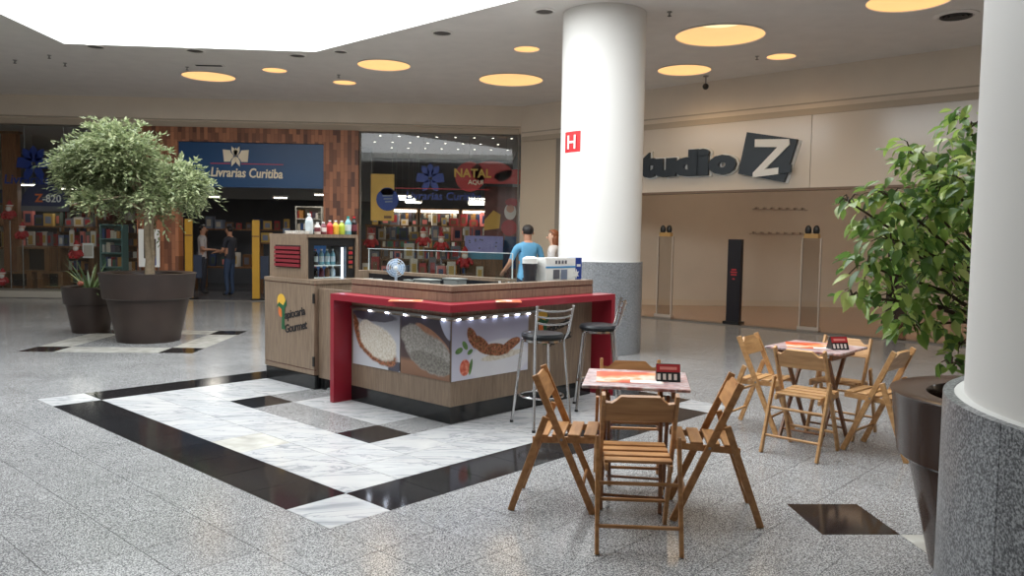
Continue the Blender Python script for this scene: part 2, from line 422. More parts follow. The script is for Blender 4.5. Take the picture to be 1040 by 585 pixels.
# roof deck above the ceiling, open over the skylight
bm = bmesh.new()
def loop2(pts, z):
    vs = [bm.verts.new((x, y, z)) for x, y in pts]
    for i in range(len(vs)): bm.edges.new((vs[i], vs[(i + 1) % len(vs)]))
loop2([(U_L - 1, V_N - 1), (U_R + 3, V_N - 1), (U_R + 3, VW + 9), (U_L - 1, VW + 9)], CEIL + 0.34); loop2(SKY, CEIL + 0.34)
bmesh.ops.triangle_fill(bm, use_beauty=True, use_dissolve=False, edges=bm.edges[:])
bmesh.ops.delete(bm, geom=[f for f in bm.faces if inside(f.calc_center_median(), SKY)], context='FACES_ONLY')
me = bpy.data.meshes.new('roof_deck'); bm.to_mesh(me); bm.free(); me.materials.append(M_MOULD)
ro = link('roof_deck', me, ceiling)
mb = MB(); mb.add([(x, y, z) for z in (CEIL + 0.09, CEIL + 0.35) for x, y in SKY], [(i, (i + 1) % n, n + (i + 1) % n, n + i) for i in range(n)])
mb.build('skylight_upstand', M_WHITE, ceiling)

M_GLOW = mat('warm_lamp_glow', (214, 176, 120), 0.6, emit=(255, 206, 142), estr=.86)
M_GLOWC = mat('warm_lamp_core', (220, 196, 150), 0.6, emit=(255, 236, 184), estr=1.1)
LN = ['broad round ceiling lamp nearest the tree in the dark brown pot', 'small round ceiling lamp above the navy bookshop sign', 'small round ceiling lamp right of the bookshop sign, lowest in view',
      'broad round ceiling lamp at the tip of the skylight', 'broad round ceiling lamp beside the thick white column, lower one', 'small round ceiling lamp beside the white column, higher one',
      'medium round ceiling lamp above the word on the shoe shop sign', 'largest full round ceiling lamp right of the white column', 'small round ceiling lamp above the slanted letter box', 'broad round ceiling lamp cut by the top edge of the picture']
for (x, y, r), lb in zip(LAMPS, LN):
    t = thing('ceiling_lamp', lb, 'ceiling lamp', (x, y, CEIL), 0, 'round recessed ceiling lamps')
    MB().lathe([(r * 1.0, 0.0), (r * 1.03, -0.012), (r * 0.985, -0.014), (r * 0.975, 0.0)], 40, close=False).build('rim', M_CEIL, t, smooth=True)
    MB().lathe([(r * 0.985, -0.012), (r * 0.97, 0.05), (r * 0.85, 0.15), (r * 0.55, 0.21)], 40, close=False).build('glowing_dome', M_GLOW, t, smooth=True)
    MB().lathe([(r * 0.55, 0.21), (r * 0.3, 0.235), (0.001, 0.24)], 40, close=False).build('glowing_centre', M_GLOWC, t, smooth=True)
    bl = bpy.data.lights.new('lamp_bulb', 'SPOT'); bl.energy = 70 * r; bl.color = (1, .72, .42); bl.spot_size = 2.6; bl.spot_blend = .5; bl.shadow_soft_size = r * .5
    bo = bpy.data.objects.new('lamp_bulb', bl); COL.objects.link(bo); bo.parent = t; bo.location = (0, 0, -.02)
# small ceiling fittings
def ceil_xy(px, py):
    d = ray(px, py); t = (CEIL - CAM_H) / d.z; return (d.x * t, d.y * t, CEIL)
M_SPK = mat('speaker_grille', (92, 88, 84), 0.7)
for (px, py, r), lb in zip(((97, 47, .16), (198, 51, .17), (302, 56, .16), (449, 33, .17), (553, 11, .15), (346, 52, .13)),
      ('round ceiling speaker at the left corner of the skylight', 'round ceiling speaker behind the middle of the skylight edge', 'round ceiling speaker just left of the skylight tip', 'round ceiling speaker along the slanting skylight edge', 'round ceiling speaker nearest the thick white column', 'faint round ceiling speaker just right of the skylight tip')):
    t = thing('ceiling_speaker', lb, 'speaker', ceil_xy(px, py), 0, 'ceiling speakers')
    MB().lathe([(r, 0), (r, -.012), (r * .82, -.02), (r * .8, -.008)], 24, close=False).build('ring', M_CEIL, t, smooth=True)
    MB().lathe([(r * .8, -.010), (.001, -.014)], 24, close=False).build('grille', M_SPK, t)
for (px, py), lb in zip(((50, 56), (66, 64), (15, 61), (190, 68), (344, 76), (680, 12), (769, 57)),
      ('tiny sprinkler left of the skylight, nearer the middle', 'tiny sprinkler left of the skylight, lowest', 'tiny sprinkler at the left picture edge', 'tiny sprinkler beside the leftmost ceiling lamp', 'tiny sprinkler above the small lamp right of the navy sign', 'tiny sprinkler right of the white column top', 'tiny sprinkler beside the small lamp over the letter box')):
    t = thing('sprinkler', lb, 'sprinkler', ceil_xy(px, py), 0, 'ceiling sprinklers')
    MB().lathe([(.035, 0), (.035, -.008), (.012, -.012), (.012, -.05)], 12).build('pipe', M_STEEL, t)
    MB().lathe([(.028, -.055), (.028, -.060)], 12).build('deflector', M_SPK, t)
t = thing('air_vent', 'dark slotted round air vent near the right column', 'vent', ceil_xy(971, 15))
MB().lathe([(.28, 0), (.28, -.015), (.22, -.03), (.2, -.005)], 28, close=False).build('ring', M_CEIL, t, smooth=True)
for k, r in enumerate((.18, .12, .06)): MB().lathe([(r, -.004), (r + .02, -.03), (r + .016, -.034), (r - .004, -.006)], 28, close=False).build('louvre', M_SPK, t)
MB().lathe([(.2, -.003), (.001, -.0035)], 28, close=False).build('throat', mat('vent_dark', (30, 28, 28), .9), t)
t = thing('air_slot', 'thin dark slot in the ceiling behind the skylight', 'vent', ceil_xy(212, 66))
MB().box(-.28, .28, -.09, .09, -.012, 0).build('frame', M_CEIL, t); MB().box(-.24, .24, -.05, .05, -.016, -.012).build('slot', MATS['vent_dark'], t)
t = thing('security_camera', 'small dark dome camera hanging below the ceiling right of column', 'camera', ceil_xy(717, 77))
MB().lathe([(.05, 0), (.05, -.02), (.014, -.03), (.014, -.16)], 14).build('stem', M_STEEL, t)
MB().ell((0, 0, -.2), (.06, .06, .06)).build('dome', M_BLKP, t, smooth=True)

# ------------------------------------------------------------------ walls
mb = MB(); mb.box(U_L - .2, U_L, V_N, VW + 8, 0, CEIL + .3); struct('wall_left_added', mb, M_WALL, 'plain beige wall added at the far left to block sky light')  # left, front and side walls: unseen, added to block sky and bounce light
mb = MB(); mb.box(U_L, U_R, V_N - .2, V_N, 0, CEIL + .3); struct('wall_front_added', mb, M_WALL, 'plain beige wall added behind the viewer to block sky light')
mb = MB(); mb.box(U_R, U_R + .2, V_N, BW * S2 - U_R, 0, CEIL + .3); struct('wall_side_added', mb, M_WALL, 'plain beige side wall added to block sky light')
# back wall fascia above the bookshop
mb = MB(); mb.box(U_L, BW * S2 - VW, VW, VW + .25, 4.06, CEIL + .3)
wb = struct('wall_back', mb, M_FASC, 'beige fascia above the bookshop front')
MB().box(U_L, BW * S2 - VW - .05, VW - .05, VW, 4.03, 4.16).build('fascia_lip', M_MOULD, wb)
MB().box(U_L, BW * S2 - VW - .02, VW - .015, VW, 4.20, 4.225).build('fascia_line', M_MOULD, wb)
# right wall in the kiosk grid frame (local x = b, local y = a)
def kroot(name, label, cat, a0, b0, group=None): return thing(name, label, cat, W(a0, b0), K45, group)
mb = MB(); m45 = Matrix.Rotation(K45, 4, 'Z')
A_C = (VW - (BW * S2 - VW)) / S2
mb.box(BW, BW + .22, -4.2, A_C, 3.92, CEIL + .3, mtx=m45)
wr = struct('wall_right', mb, M_FASC, 'beige fascia above the shoe shop front')
MB().box(BW - .05, BW, -4.2, A_C - .06, 3.86, 3.97, mtx=m45).build('fascia_lip', M_MOULD, wr)
MB().box(BW - .012, BW, -4.2, A_C - .03, 4.06, 4.085, mtx=m45).build('fascia_line', M_MOULD, wr)
MB().box(BW, BW + .2, 11.66, A_C, 0, 3.92, mtx=m45).build('pier', M_CREAMW, wr)
MB().box(BW - .04, BW + .25, 11.40, 11.66, 0, 3.92, mtx=m45).build('corner_pilaster', mat('grey_pilaster', (150, 142, 132), .6), wr)
MB().box(BW, BW + .2, -4.2, 0.8, 0, 3.92, mtx=m45).build('end_wall', M_CREAMW, wr)
MB().box(BW - .02, BW, 11.66, A_C - .01, 0, .12, mtx=m45).build('skirting', M_MOULD, wr)
# shoe shop sign band (two panels)
M_BAND = mat('sign_panel', (214, 204, 192), 0.16, var=0.01, scale=1)
sb = kroot('sign_band', 'pale glossy sign panels over the shoe shop entrance', 'sign', 6.0, BW)
def kbox(mb, b0, b1, a0, a1, z0, z1, ob, oa, mi=0): return mb.box(b0 - ob, b1 - ob, a0 - oa, a1 - oa, z0, z1, mi)
for a0, a1 in ((5.765, 11.39), (0.82, 5.755)):
    kbox(MB(), BW - .05, BW + .12, a0, a1, 2.56, 3.855, BW, 6.0).build('panel', M_BAND, sb)
kbox(MB(), BW - .055, BW + .13, .82, 11.39, 2.52, 2.565, BW, 6.0).build('edge_strip', mat('band_edge', (120, 100, 84), .5), sb)
# the letters "Studio Z": white backing + dark face
M_LET = mat('slate_letter', (26, 38, 50), 0.35); M_LETW = mat('letter_white', (226, 228, 228), 0.35)
def bplane(a, z, off): return Vector((*(W(a, BW - off)[:2]), z))
sg = thing('shop_sign', 'dark slab lettering with white outline on pale shoe shop panel', 'sign', bplane(8.4, 2.86, .05), -K45)
for ch_i, (tx, a_c, w_) in enumerate((('S', 9.55, .54), ('t', 9.14, .38), ('u', 8.72, .52), ('d', 8.23, .56), ('i', 7.86, .28), ('o', 7.44, .58))):
    h = .52
    for (mm, off, thick, nm) in ((M_LETW, .055, .02, 'letter_outline'), (M_LET, .040, .05, 'letter_face')):
        me = text_mesh(tx, .62, thick, off, 0, 1, mm)
        xs = [v.co.x for v in me.vertices]; ys = [v.co.y for v in me.vertices]
        tw = w_ + (.05 if nm == 'letter_outline' else 0); th = (h if tx in 'Stdi' else .38) + (.05 if nm == 'letter_outline' else 0)
        sxx = tw / (max(xs) - min(xs)); syy = th / (max(ys) - min(ys)); mx = (max(xs) + min(xs)) / 2; my = min(ys)
        for v in me.vertices: v.co = ((v.co.x - mx) * sxx, (v.co.y - my) * syy - (.025 if nm == 'letter_outline' else 0), v.co.z)
        o = link(nm, me, sg, (8.4 - a_c + (.02 if nm == 'letter_outline' else 0), -(.021 if nm == 'letter_outline' else .055), 0), (RX, 0, 0))
zb = thing('letter_box', 'slanted dark square sign box carrying a big white letter Z', 'sign', bplane(6.55, 2.7, .05), -K45)
zq = [(a, z) for a, z in ((7.10, 2.86), (6.95, 3.63), (5.98, 3.43), (6.20, 2.67))]
MB().prism([(6.55 - a, z - 2.7) for a, z in zq], -.02, -.10, lambda x, y, t: (x, t, y)).build('box', M_LET, zb)
MB().prism([(6.55 - a + .05, z - 2.7 - .02) for a, z in zq], 0, -.02, lambda x, y, t: (x, t, y)).build('white_backing', M_LETW, zb)
def zpt(x, y): return (x - .55 + .03, y + .02)
zpoly = [(.30, .62), (.30, .76), (.95, .72), (.97, .62), (.52, .20), (.80, .22), (.80, .10), (.28, .06), (.28, .14), (.74, .59)]
MB().prism([zpt(x, y) for x, y in zpoly], -.10, -.13, lambda x, y, t: (x, t, y)).build('letter_face', M_LETW, zb)
MB().prism([zpt(x, y) for x, y in ((.78, .10), (.78, .24), (1.02, .26), (1.02, .12))], -.10, -.14, lambda x, y, t: (x, t, y)).build('letter_tail', M_LET, zb)
# shoe shop interior
M_SFL = mat('shop_wood_floor', (168, 122, 86), 0.12, var=0.06, scale=2)
SHOP = [tuple(W(11.6, BW)[:2]), tuple(W(-1.2, BW)[:2]), (16.6, W(-1.2, BW).y), (16.6, 19.4), (1.4, 19.4)]
mb = MB(); mb.prism(SHOP, -.06, 0.0, lambda x, y, t: (x, y, t))
struct('floor_shop', mb, M_SFL, 'shiny orange-brown floor of the empty shoe shop')
mb = MB(); mb.box(1.35, 16.5, 19.25, 19.45, 0, 3.9); ws = struct('wall_shop', mb, M_WALL, 'plain beige back wall of the shoe shop')
MB().box(1.36, 16.4, 19.232, 19.25, 0, .14).build('skirting', mat('pale_skirting', (204, 188, 164), .5), ws)
mb = MB(); mb.box(16.5, 16.7, 3, 19.45, 0, 3.9); struct('wall_shop_side', mb, M_WALL, 'shoe shop side wall')
mb = MB(); mb.prism([tuple(W(11.6, BW + .24)[:2]), tuple(W(-1.2, BW + .24)[:2])] + SHOP[2:], 3.6, 3.66, lambda x, y, t: (x, y, t)); struct('ceiling_shop', mb, M_CEIL, 'shoe shop ceiling')
for x, ln in ((5.2, 'left'), (8.0, 'middle'), (10.8, 'right')):
    t = thing('shop_downlight', 'warm round lamp in the shoe shop ceiling, %s one of three' % ln, 'ceiling lamp', (x, 17.6 - (x - 5.2) * .35, 3.6), 0, 'shoe shop downlights')
    MB().lathe([(.3, 0), (.3, -.03)], 20).build('diffuser', mat('shop_lamp', (255, 220, 170), .5, emit=(255, 226, 194), estr=8), t)
    MB().lathe([(.34, 0), (.34, -.04), (.305, -.04), (.305, 0)], 20, close=False).build('rim', M_STEEL, t)
M_REFBAR = mat('reflection_bar', (176, 160, 144), .5)  # thin bars and nubs stand in for reflections on the wall
for (px0, px1, py), lb in (((765, 820, 213), 'upper thin bar in place of a reflection on the shoe shop wall'), ((762, 818, 238), 'lower thin bar in place of a reflection on the shoe shop wall')):
    p0, p1 = P(px0, py, 19.22), P(px1, py, 19.22)
    t = thing('reflection_bar', lb, 'rail', (p0 + p1) / 2, 0, 'bars in place of reflections on the shoe shop wall'); h = (p1.x - p0.x) / 2
    MB().box(-h, h, -.03, .03, -.012, .012).build('bar', M_REFBAR, t)
    for k in range(7): MB().box(-h + .1 + k * (2 * h - .2) / 6 - .03, -h + .1 + k * (2 * h - .2) / 6 + .03, -.05, .03, .012, .05).build('bar_nub', M_REFBAR, t)
# anti-theft gates of the shoe shop
def gate(a, lb):
    t = kroot('security_gate', lb, 'security gate', a, BW + .06, 'shoe shop anti-theft gates')
    MB().box(-.02, .02, -.17, .17, 0.05, 1.66).build('acrylic_panel', M_ACRYL, t)
    for y in (-.17, .17): MB().box(-.024, .024, y - .012, y + .012, .05, 1.66).build('edge_rail', mat('gate_rail', (176, 164, 152), .4), t)
    MB().box(-.06, .06, -.2, .2, 0, .05).build('foot', mat('gate_rail', (176, 164, 152), .4), t)
    MB().box(-.05, .05, -.13, .13, 1.66, 1.74).build('bracket', mat('brass_bracket', (176, 140, 84), .4), t)
    for y in (-.075, .075): MB().ell((0, y, 1.80), (.04, .062, .095), 12, 8).build('alarm_head', M_BLKP, t, smooth=True)
gate(8.76, 'clear anti-theft gate beside the thick white column'); gate(5.72, 'clear anti-theft gate between the dark post and the tree')
t = kroot('info_post', 'slim dark standing post with small red lettering in shop entrance', 'post', 7.22, BW + .1)
MB().box(-.05, .05, -.14, .14, 0.03, 1.62).build('panel', mat('dark_post', (26, 24, 32), .3), t, bevel=.004)
MB().box(-.12, .12, -.17, .17, 0, .03).build('foot', M_BLKP, t)
M_REDT = mat('red_print', (170, 40, 48), .5)
for k, (z, w) in enumerate(((1.02, .10), (.97, .14), (.92, .12), (.84, .05))): MB().box(-.052, -.05, -w / 2, w / 2, z, z + .028).build('red_mark', M_REDT, t)
q = P(911, 300, 16.2)
t = thing('display_tower', 'dark narrow display tower in the shoe shop behind the tree', 'display', (q.x, q.y, 0), .3)
MB().box(-.16, .16, -.14, .14, 0, 1.75).build('body', mat('dark_tower', (40, 30, 30), .4), t, bevel=.01)
for z in (.9, 1.15, 1.4): MB().box(-.13, .13, -.15, -.14, z, z + .16).build('panel', mat('tower_panel', (92, 60, 46), .5), t)

# ------------------------------------------------------------------ columns
def column(label, c, r, rg, hg, seams):
    t = thing('column', label, 'column', (c[0], c[1], 0))
    t['kind'] = 'structure'
    MB().lathe([(r, hg - .01), (r, CEIL - .002)], 64).build('shaft', M_COLW, t, smooth=True)
    MB().lathe([(rg - .012, 0), (rg - .012, hg - .03)], 64).build('core', M_GROUT, t, smooth=True)
    for k in range(seams):
        a0 = 2 * PI * k / seams + .0016; a1 = 2 * PI * (k + 1) / seams - .0016; sg_ = 8
        mb = MB(); vs = []
        for rr in (rg - .02, rg):
            for z in (0.002, hg):
                vs += [(rr * math.cos(a0 + (a1 - a0) * i / sg_), rr * math.sin(a0 + (a1 - a0) * i / sg_), z) for i in range(sg_ + 1)]
        q = sg_ + 1; fs = []
        for i in range(sg_):
            fs += [(2 * q + i, 2 * q + i + 1, 3 * q + i + 1, 3 * q + i), (q + i, 3 * q + i, 3 * q + i + 1, q + i + 1)]
        fs += [(0, q, 3 * q, 2 * q), (sg_, 2 * q + sg_, 3 * q + sg_, q + sg_)]
        mb.add(vs, fs).build('granite_panel', M_COLGR, t, smooth=True)
    MB().lathe([(rg - .02, hg - .001), (r - .005, hg + .002)], 64, close=False).build('ledge', M_WHITE if seams else M_COLW, t)
    return t
column('thick round white column with grey granite foot behind the kiosk', (1.735, 11.22), .578, .612, 1.27, 10)
column('round white column with dark grey granite foot at right picture edge', (1.50, 1.29), .572, .61, 1.27, 10)
hs = thing('hydrant_sign', 'small red square sign with white letter H on white column', 'sign', (0, 0, 0))
ang = min((math.radians(-170 + .25 * k) for k in range(400)), key=lambda a: abs(proj((1.735 + .584 * math.cos(a), 11.22 + .584 * math.sin(a), 2.9))[0] - 580.5))
hp = P(580.5, 144, 11.22 + .584 * math.sin(ang))
hs.location = Vector((1.735 + .584 * math.cos(ang), 11.22 + .584 * math.sin(ang), hp.z - .14)); hs.rotation_euler = (0, 0, ang + PI / 2)
mb = MB()
for i in range(6):
    xs = [-.15 + .30 * (i + k) / 6 for k in (0, 1)]; yo = [(.584 - math.sqrt(max(0, .584 ** 2 - x * x))) for x in xs]
    mb.add([(xs[0], yo[0] + .002, 0), (xs[1], yo[1] + .002, 0), (xs[1], yo[1] + .002, .28), (xs[0], yo[0] + .002, .28)], [(0, 1, 2, 3)])
mb.build('red_plate', mat('sign_red', (206, 38, 44), .4), hs)
me = text_mesh('H', .26, .001, .004, 0, 1, M_WHITE); link('letter', me, hs, (0, -.004, .048), (RX, 0, 0))

# ------------------------------------------------------------------ bookshop front
GL0, WD0, DR0, DR1, WD1, GR1 = U_L, -7.93, -6.98, -3.62, -2.81, BW * S2 - VW
fr = thing('shop_portal', 'brown wooden mosaic surround of the bookshop entrance', 'doorway', ((DR0 + DR1) / 2, VW, 0))
fr['kind'] = 'structure'
fx = (DR0 + DR1) / 2
def pbox(x0, x1, y0, y1, z0, z1): return MB().box(x0 - fx, x1 - fx, y0 - VW, y1 - VW, z0, z1)
pbox(WD0, DR0, VW - .12, VW + .2, 0, 4.03).build('side_post', M_MOS, fr)
pbox(DR1, WD1, VW - .12, VW + .2, 0, 4.03).build('side_post', M_MOS, fr)
pbox(DR0, DR1, VW - .12, VW + .2, 3.70, 4.03).build('head_board', M_MOS, fr)
sgn = thing('shop_fascia_sign', 'navy bookshop sign board with cream emblem and lettering', 'sign', ((DR0 + DR1) / 2, VW - .06, 2.66))
w_ = (DR1 - DR0) / 2
MB().box(-w_ + .003, w_ - .003, 0, .16, 0, 1.035).build('board', M_NAVY, sgn)
me = text_mesh('Livrarias Curitiba', .30, .008, .006, .12, 1.0, M_CREAM)
xs = [v.co.x for v in me.vertices]; k_ = 1.66 / (max(xs) - min(xs)); c_ = (max(xs) + min(xs)) / 2
for v in me.vertices: v.co.x = (v.co.x - c_) * k_
tx0 = P(214.5, 180, VW - .07); tx1 = P(287, 182, VW - .07); cx = (tx0.x + tx1.x) / 2 - fx
link('lettering', me, sgn, (cx, -.012, .235), (RX, .012, 0))
MB().box(cx - .84, cx + .84, -.012, -.001, .535, .555).build('red_line', mat('thin_red_line', (176, 70, 92), .5), sgn)
lg = MB(); ex = P(240.5, 162, VW).x - fx; ez = .72
def lf(x, y, t): return (ex + x, t, ez + y)
for sx in (-1, 1):
    lg.prism([(sx * .05, .13), (sx * .30, .15), (sx * .27, -.13), (sx * .06, -.13)][::sx], -.001, -.02, lf)
lg.build('emblem_pages', M_CREAM, sgn)
for k, (rx, an) in enumerate(((.25, 22), (.25, -22), (.26, 158), (.26, 202), (.2, 0))):
    a = math.radians(an); pts = []
    for q in range(10):
        t_ = q / 9; pts.append((t_ * rx, .045 * math.sin(PI * min(1, t_ * 1.05))))
    poly = pts + [(x, -y) for x, y in pts[::-1][1:-1]]
    def rot2(x, y, a=a): return (-math.sin(a) * x + math.cos(a) * y, math.cos(a) * x + math.sin(a) * y)
    MB().prism([rot2(x * 1.12, y * 1.55) for x, y in poly], -.018, -.024, lf).build('emblem_outline', M_NAVY, sgn)  # wider navy petal outlines the cream one
    MB().prism([rot2(x, y) for x, y in poly], -.024, -.034, lf).build('emblem_petal', M_CREAM, sgn)
# glazing
M_FRAME = mat('window_frame_metal', (118, 112, 104), .45)
def window(name, x0, x1, z0, joints, label):
    w = thing(name, label, 'window', ((x0 + x1) / 2, VW, 0)); w['kind'] = 'structure'; o = (x0 + x1) / 2
    js = [x0] + joints + [x1]
    for i in range(len(js) - 1): MB().box(js[i] - o + .004, js[i + 1] - o - .004, .06, .072, z0, 4.0).build('pane', M_GLASS, w)
    MB().box(x0 - o, x1 - o, .04, .10, 4.0, 4.06).build('top_rail', M_FRAME, w)
    MB().box(x0 - o, x1 - o, .03, .11, z0 - .05, z0).build('bottom_rail', M_FRAME, w)
    for x in (x0 + .02, x1 - .02): MB().box(x - o - .02, x - o + .02, .04, .10, z0, 4.0).build('side_rail', M_FRAME, w)
    return w
window('window_1', GL0, WD0, .20, [-12.6, -10.9, -9.2], 'tall bookshop display window left of the entrance')
window('window_2', WD1, GR1 - .03, .62, [-1.3, .1], 'tall bookshop display window right of the entrance')
mb = MB(); mb.box(GL0, WD0, VW - .02, VW + .9, 0, .15); struct('sill_left', mb, mat('pale_sill', (176, 170, 160), .3), 'pale stone plinth below the left bookshop window')
mb = MB(); mb.box(WD1, GR1, VW - .02, VW + .9, 0, .57); struct('sill_right', mb, mat('pale_sill', (176, 170, 160), .3), 'pale plinth below the right bookshop window')
# bookshop room
SB = 25.6
mb = MB(); mb.box(U_L, 1.2, VW, SB + .2, -.06, -.001); struct('floor_store', mb, mat('store_floor', (92, 92, 96), .25, var=.05, scale=2), 'dark bookshop floor')
mb = MB(); mb.box(U_L, 1.2, SB, SB + .2, 0, 4.5); struct('wall_store', mb, M_STORE, 'dark back wall of the bookshop')
mb = MB(); mb.box(1.12, 1.32, VW + .12, SB, 0, 4.5); struct('wall_store_side', mb, mat('store_pier', (104, 112, 118), .6), 'grey side wall of the bookshop')
mb = MB(); mb.box(U_L, 1.2, VW + .25, SB, 4.05, 4.15); struct('ceiling_store', mb, M_STOREC, 'pale bookshop ceiling')
mb = MB(); mb.box(-7.6, -3.0, VW + 3.6, VW + 3.8, 2.55, 4.05); struct('wall_store_bulkhead', mb, mat('store_bulk', (120, 122, 124), .7), 'grey bulkhead inside the bookshop')
k = 0
for i in range(8):
    for j in range(3):
        x = -2.4 + i * .46 - .3 * (j % 2); y = VW + .7 + j * 1.3
        t = thing('store_downlight', 'tiny spot lamp, %s from left in the %s row of right window ceiling' % (('first', 'second', 'third', 'fourth', 'fifth', 'sixth', 'seventh', 'eighth')[i], ('front', 'middle', 'rear')[j]), 'ceiling lamp', (x, y, 4.05), 0, 'bookshop spot lamps')
        MB().lathe([(.028, -.005), (.028, -.03)], 10).build('lens', M_LAMPW, t); MB().lathe([(.045, 0), (.045, -.03), (.03, -.03)], 10, close=False).build('rim', M_STEEL, t)
def tube_light(px, py, v, L, lb, grp='hanging strip lamps in the bookshop'):
    q = P(px, py, v); t = thing('strip_lamp', lb, 'lamp', (q.x, q.y, q.z), 0, grp)
    MB().box(-L / 2, L / 2, -.03, .03, .016, .06).build('housing', M_WHITE, t)
    MB().tube([(-L / 2 + .03, 0, 0), (L / 2 - .03, 0, 0)], .014, 8).build('tube', M_LAMPW, t)
    al = bpy.data.lights.new('strip_glow', 'AREA'); al.shape = 'RECTANGLE'; al.size = L * 1.3; al.size_y = 1.2; al.energy = 12 if v > 22 else 7; al.color = (1, .95, .86)
    ao = bpy.data.objects.new('strip_glow', al); COL.objects.link(ao); ao.parent = t; ao.location = (0, 0, -.03)
    for x in (-L / 2 + .1, L / 2 - .1): MB().tube([(x, 0, .06), (x, 0, 4.05 - q.z)], .005, 5).build('hanger', M_STEEL, t)
for a_ in ((409, 199.5, 22.5, .55, 'strip lamp beside yellow banner, uppermost of three'), (414, 203, 22.8, .5, 'strip lamp beside yellow banner, middle of three'), (420, 206, 23.1, .5, 'strip lamp beside yellow banner, lowest of three'),
           (486, 202, 22.5, .6, 'strip lamp above the shelves right, uppermost of three'), (485, 204.8, 22.8, .55, 'strip lamp above the shelves right, middle of three'), (484, 207.6, 23.1, .5, 'strip lamp above the shelves right, lowest of three'),
           (27, 188, 21.5, .5, 'strip lamp left of the navy dome poster'), (70, 192, 21.5, .42, 'strip lamp right of the navy dome poster'), (91, 194.5, 21.5, .3, 'short strip lamp behind the tree crown'),
           (217, 200, 21.6, .36, 'strip lamp over the doorway at left'), (285, 201, 21.6, .4, 'strip lamp over the doorway at centre'), (325, 198, 21.6, .34, 'strip lamp over the doorway at right')): tube_light(*a_)
# shelves at the back of the right half and left half, books joined per row
BOOKC = [mat('book_%d' % i, c, .6) for i, c in enumerate(((150, 40, 44), (40, 66, 112), (188, 178, 160), (52, 92, 74), (170, 120, 60), (80, 70, 84), (208, 204, 196), (60, 60, 66)))]
def shelf_unit(x0, x1, v, H, rows, lb, light=True, wood_m=None):
    wm = wood_m or M_DISPW
    t = thing('bookshelf', lb, 'bookshelf', ((x0 + x1) / 2, v, 0)); w = (x1 - x0) / 2
    MB().box(-w, w, .30, .33, 0, H).build('back_panel', wm, t)
    for x in (-w, w - .03): MB().box(x, x + .03, 0, .30, 0, H).build('side_panel', wm, t)
    for r in range(rows + 1): MB().box(-w + .03, w - .03, 0, .30, r * (H - .03) / rows, r * (H - .03) / rows + .03).build('shelf', wm, t)
    if light:
        MB().box(-w + .05, w - .05, -.05, -.01, H - .12, H - .05).build('shelf_lamp', M_LAMPW, t)
    bk = MB(); rh = (H - .03) / rows
    for r in range(rows):
        x = -w + .05
        while x < w - .12:
            bw = random.uniform(.03, .12); bh = random.uniform(.55, .85) * (rh - .05)
            if random.random() < .9: bk.box(x, x + bw - .004, .04, .26, r * rh + .032, r * rh + .032 + bh, random.randrange(8))
            x += bw
    tag(bk.build('rows_of_books', BOOKC, t), kind='stuff')
shelf_unit(-3.0, -1.85, 25.0, 2.45, 6, 'lit shelf at the back behind the yellow banner')
shelf_unit(-1.8, -.55, 25.0, 2.45, 6, 'lit shelf at the back in middle of right window')
shelf_unit(-.5, .95, 25.0, 2.45, 6, 'lit shelf at the back near the lavender box')
shelf_unit(-12.6, -10.9, 24.5, 2.3, 6, 'dark shelf at the back of left window', False)
shelf_unit(-10.8, -9.2, 24.5, 2.3, 6, 'dark shelf behind the navy dome poster', False)
q = P(300, 230, 22.0); shelf_unit(q.x, q.x + .72, 22.0, 2.35, 7, 'pale shelf seen through the doorway', False, mat('pale_shelf', (190, 188, 180), .5))
q = P(101, 240, 19.9); shelf_unit(q.x, q.x + .55, 19.9, 1.75, 5, 'teal lit glass shelf beside the big brown pot', False, mat('teal_shelf', (92, 132, 130), .3))
# display goods
M_T = [mat('goods_%d' % i, c, .5) for i, c in enumerate(((150, 38, 42), (44, 58, 92), (196, 188, 176), (104, 72, 46), (58, 70, 62), (182, 150, 80), (96, 96, 104), (196, 110, 104), (120, 130, 150)))]
def cube_shelf(px0, px1, py0, py1, v, lb):
    p0, p1 = P(px0, py1, v), P(px1, py0, v); t = thing('display_cube', lb, 'display stand', ((p0.x + p1.x) / 2, v, max(.151, p0.z))); w = (p1.x - p0.x) / 2; h = p1.z - max(.151, p0.z)
    for x in (-w, w - .12): MB().box(x, x + .12, 0, .35, 0, h).build('side', M_DISPW, t)
    MB().box(-w + .12, w - .12, 0, .35, h - .05, h).build('top', M_DISPW, t); MB().box(-w + .12, w - .12, 0, .35, 0, .04).build('bottom', M_DISPW, t)
    MB().box(-w + .12, w - .12, .33, .35, .04, h - .05).build('back', mat('cube_dark', (40, 34, 30), .8), t)
    return t
cube_shelf(17, 50, 251, 276, 19.45, 'wooden open display cube on top in left window')
cube_shelf(0, 32, 276, 292.5, 19.45, 'wooden open display cube at bottom left of left window')
cube_shelf(38, 64, 276, 292.5, 19.45, 'wooden open display cube at bottom right of left window')
q0, q1 = P(3, 220, 19.95), P(18, 220, 19.95)
t = thing('wood_pilaster', 'tall orange-brown wooden panel inside the left window', 'panel', ((q0.x + q1.x) / 2, 19.95, 0)); MB().box(-(q1.x - q0.x) / 2, (q1.x - q0.x) / 2, 0, .18, 0, 3.9).build('panel', wood('warm_panel', (120, 74, 44), (150, 98, 60), 4, (8, 8, 1)), t); MB().box(-.24, .24, -.01, .19, 3.9, 3.96).build('cap', M_DISPW, t)
ORD = ['first', 'second', 'third', 'fourth', 'fifth', 'sixth', 'seventh', 'eighth', 'ninth', 'tenth', 'eleventh', 'twelfth', 'thirteenth']
CN = ['red', 'navy', 'cream', 'brown', 'dark green', 'yellow', 'grey', 'pink', 'pale blue']
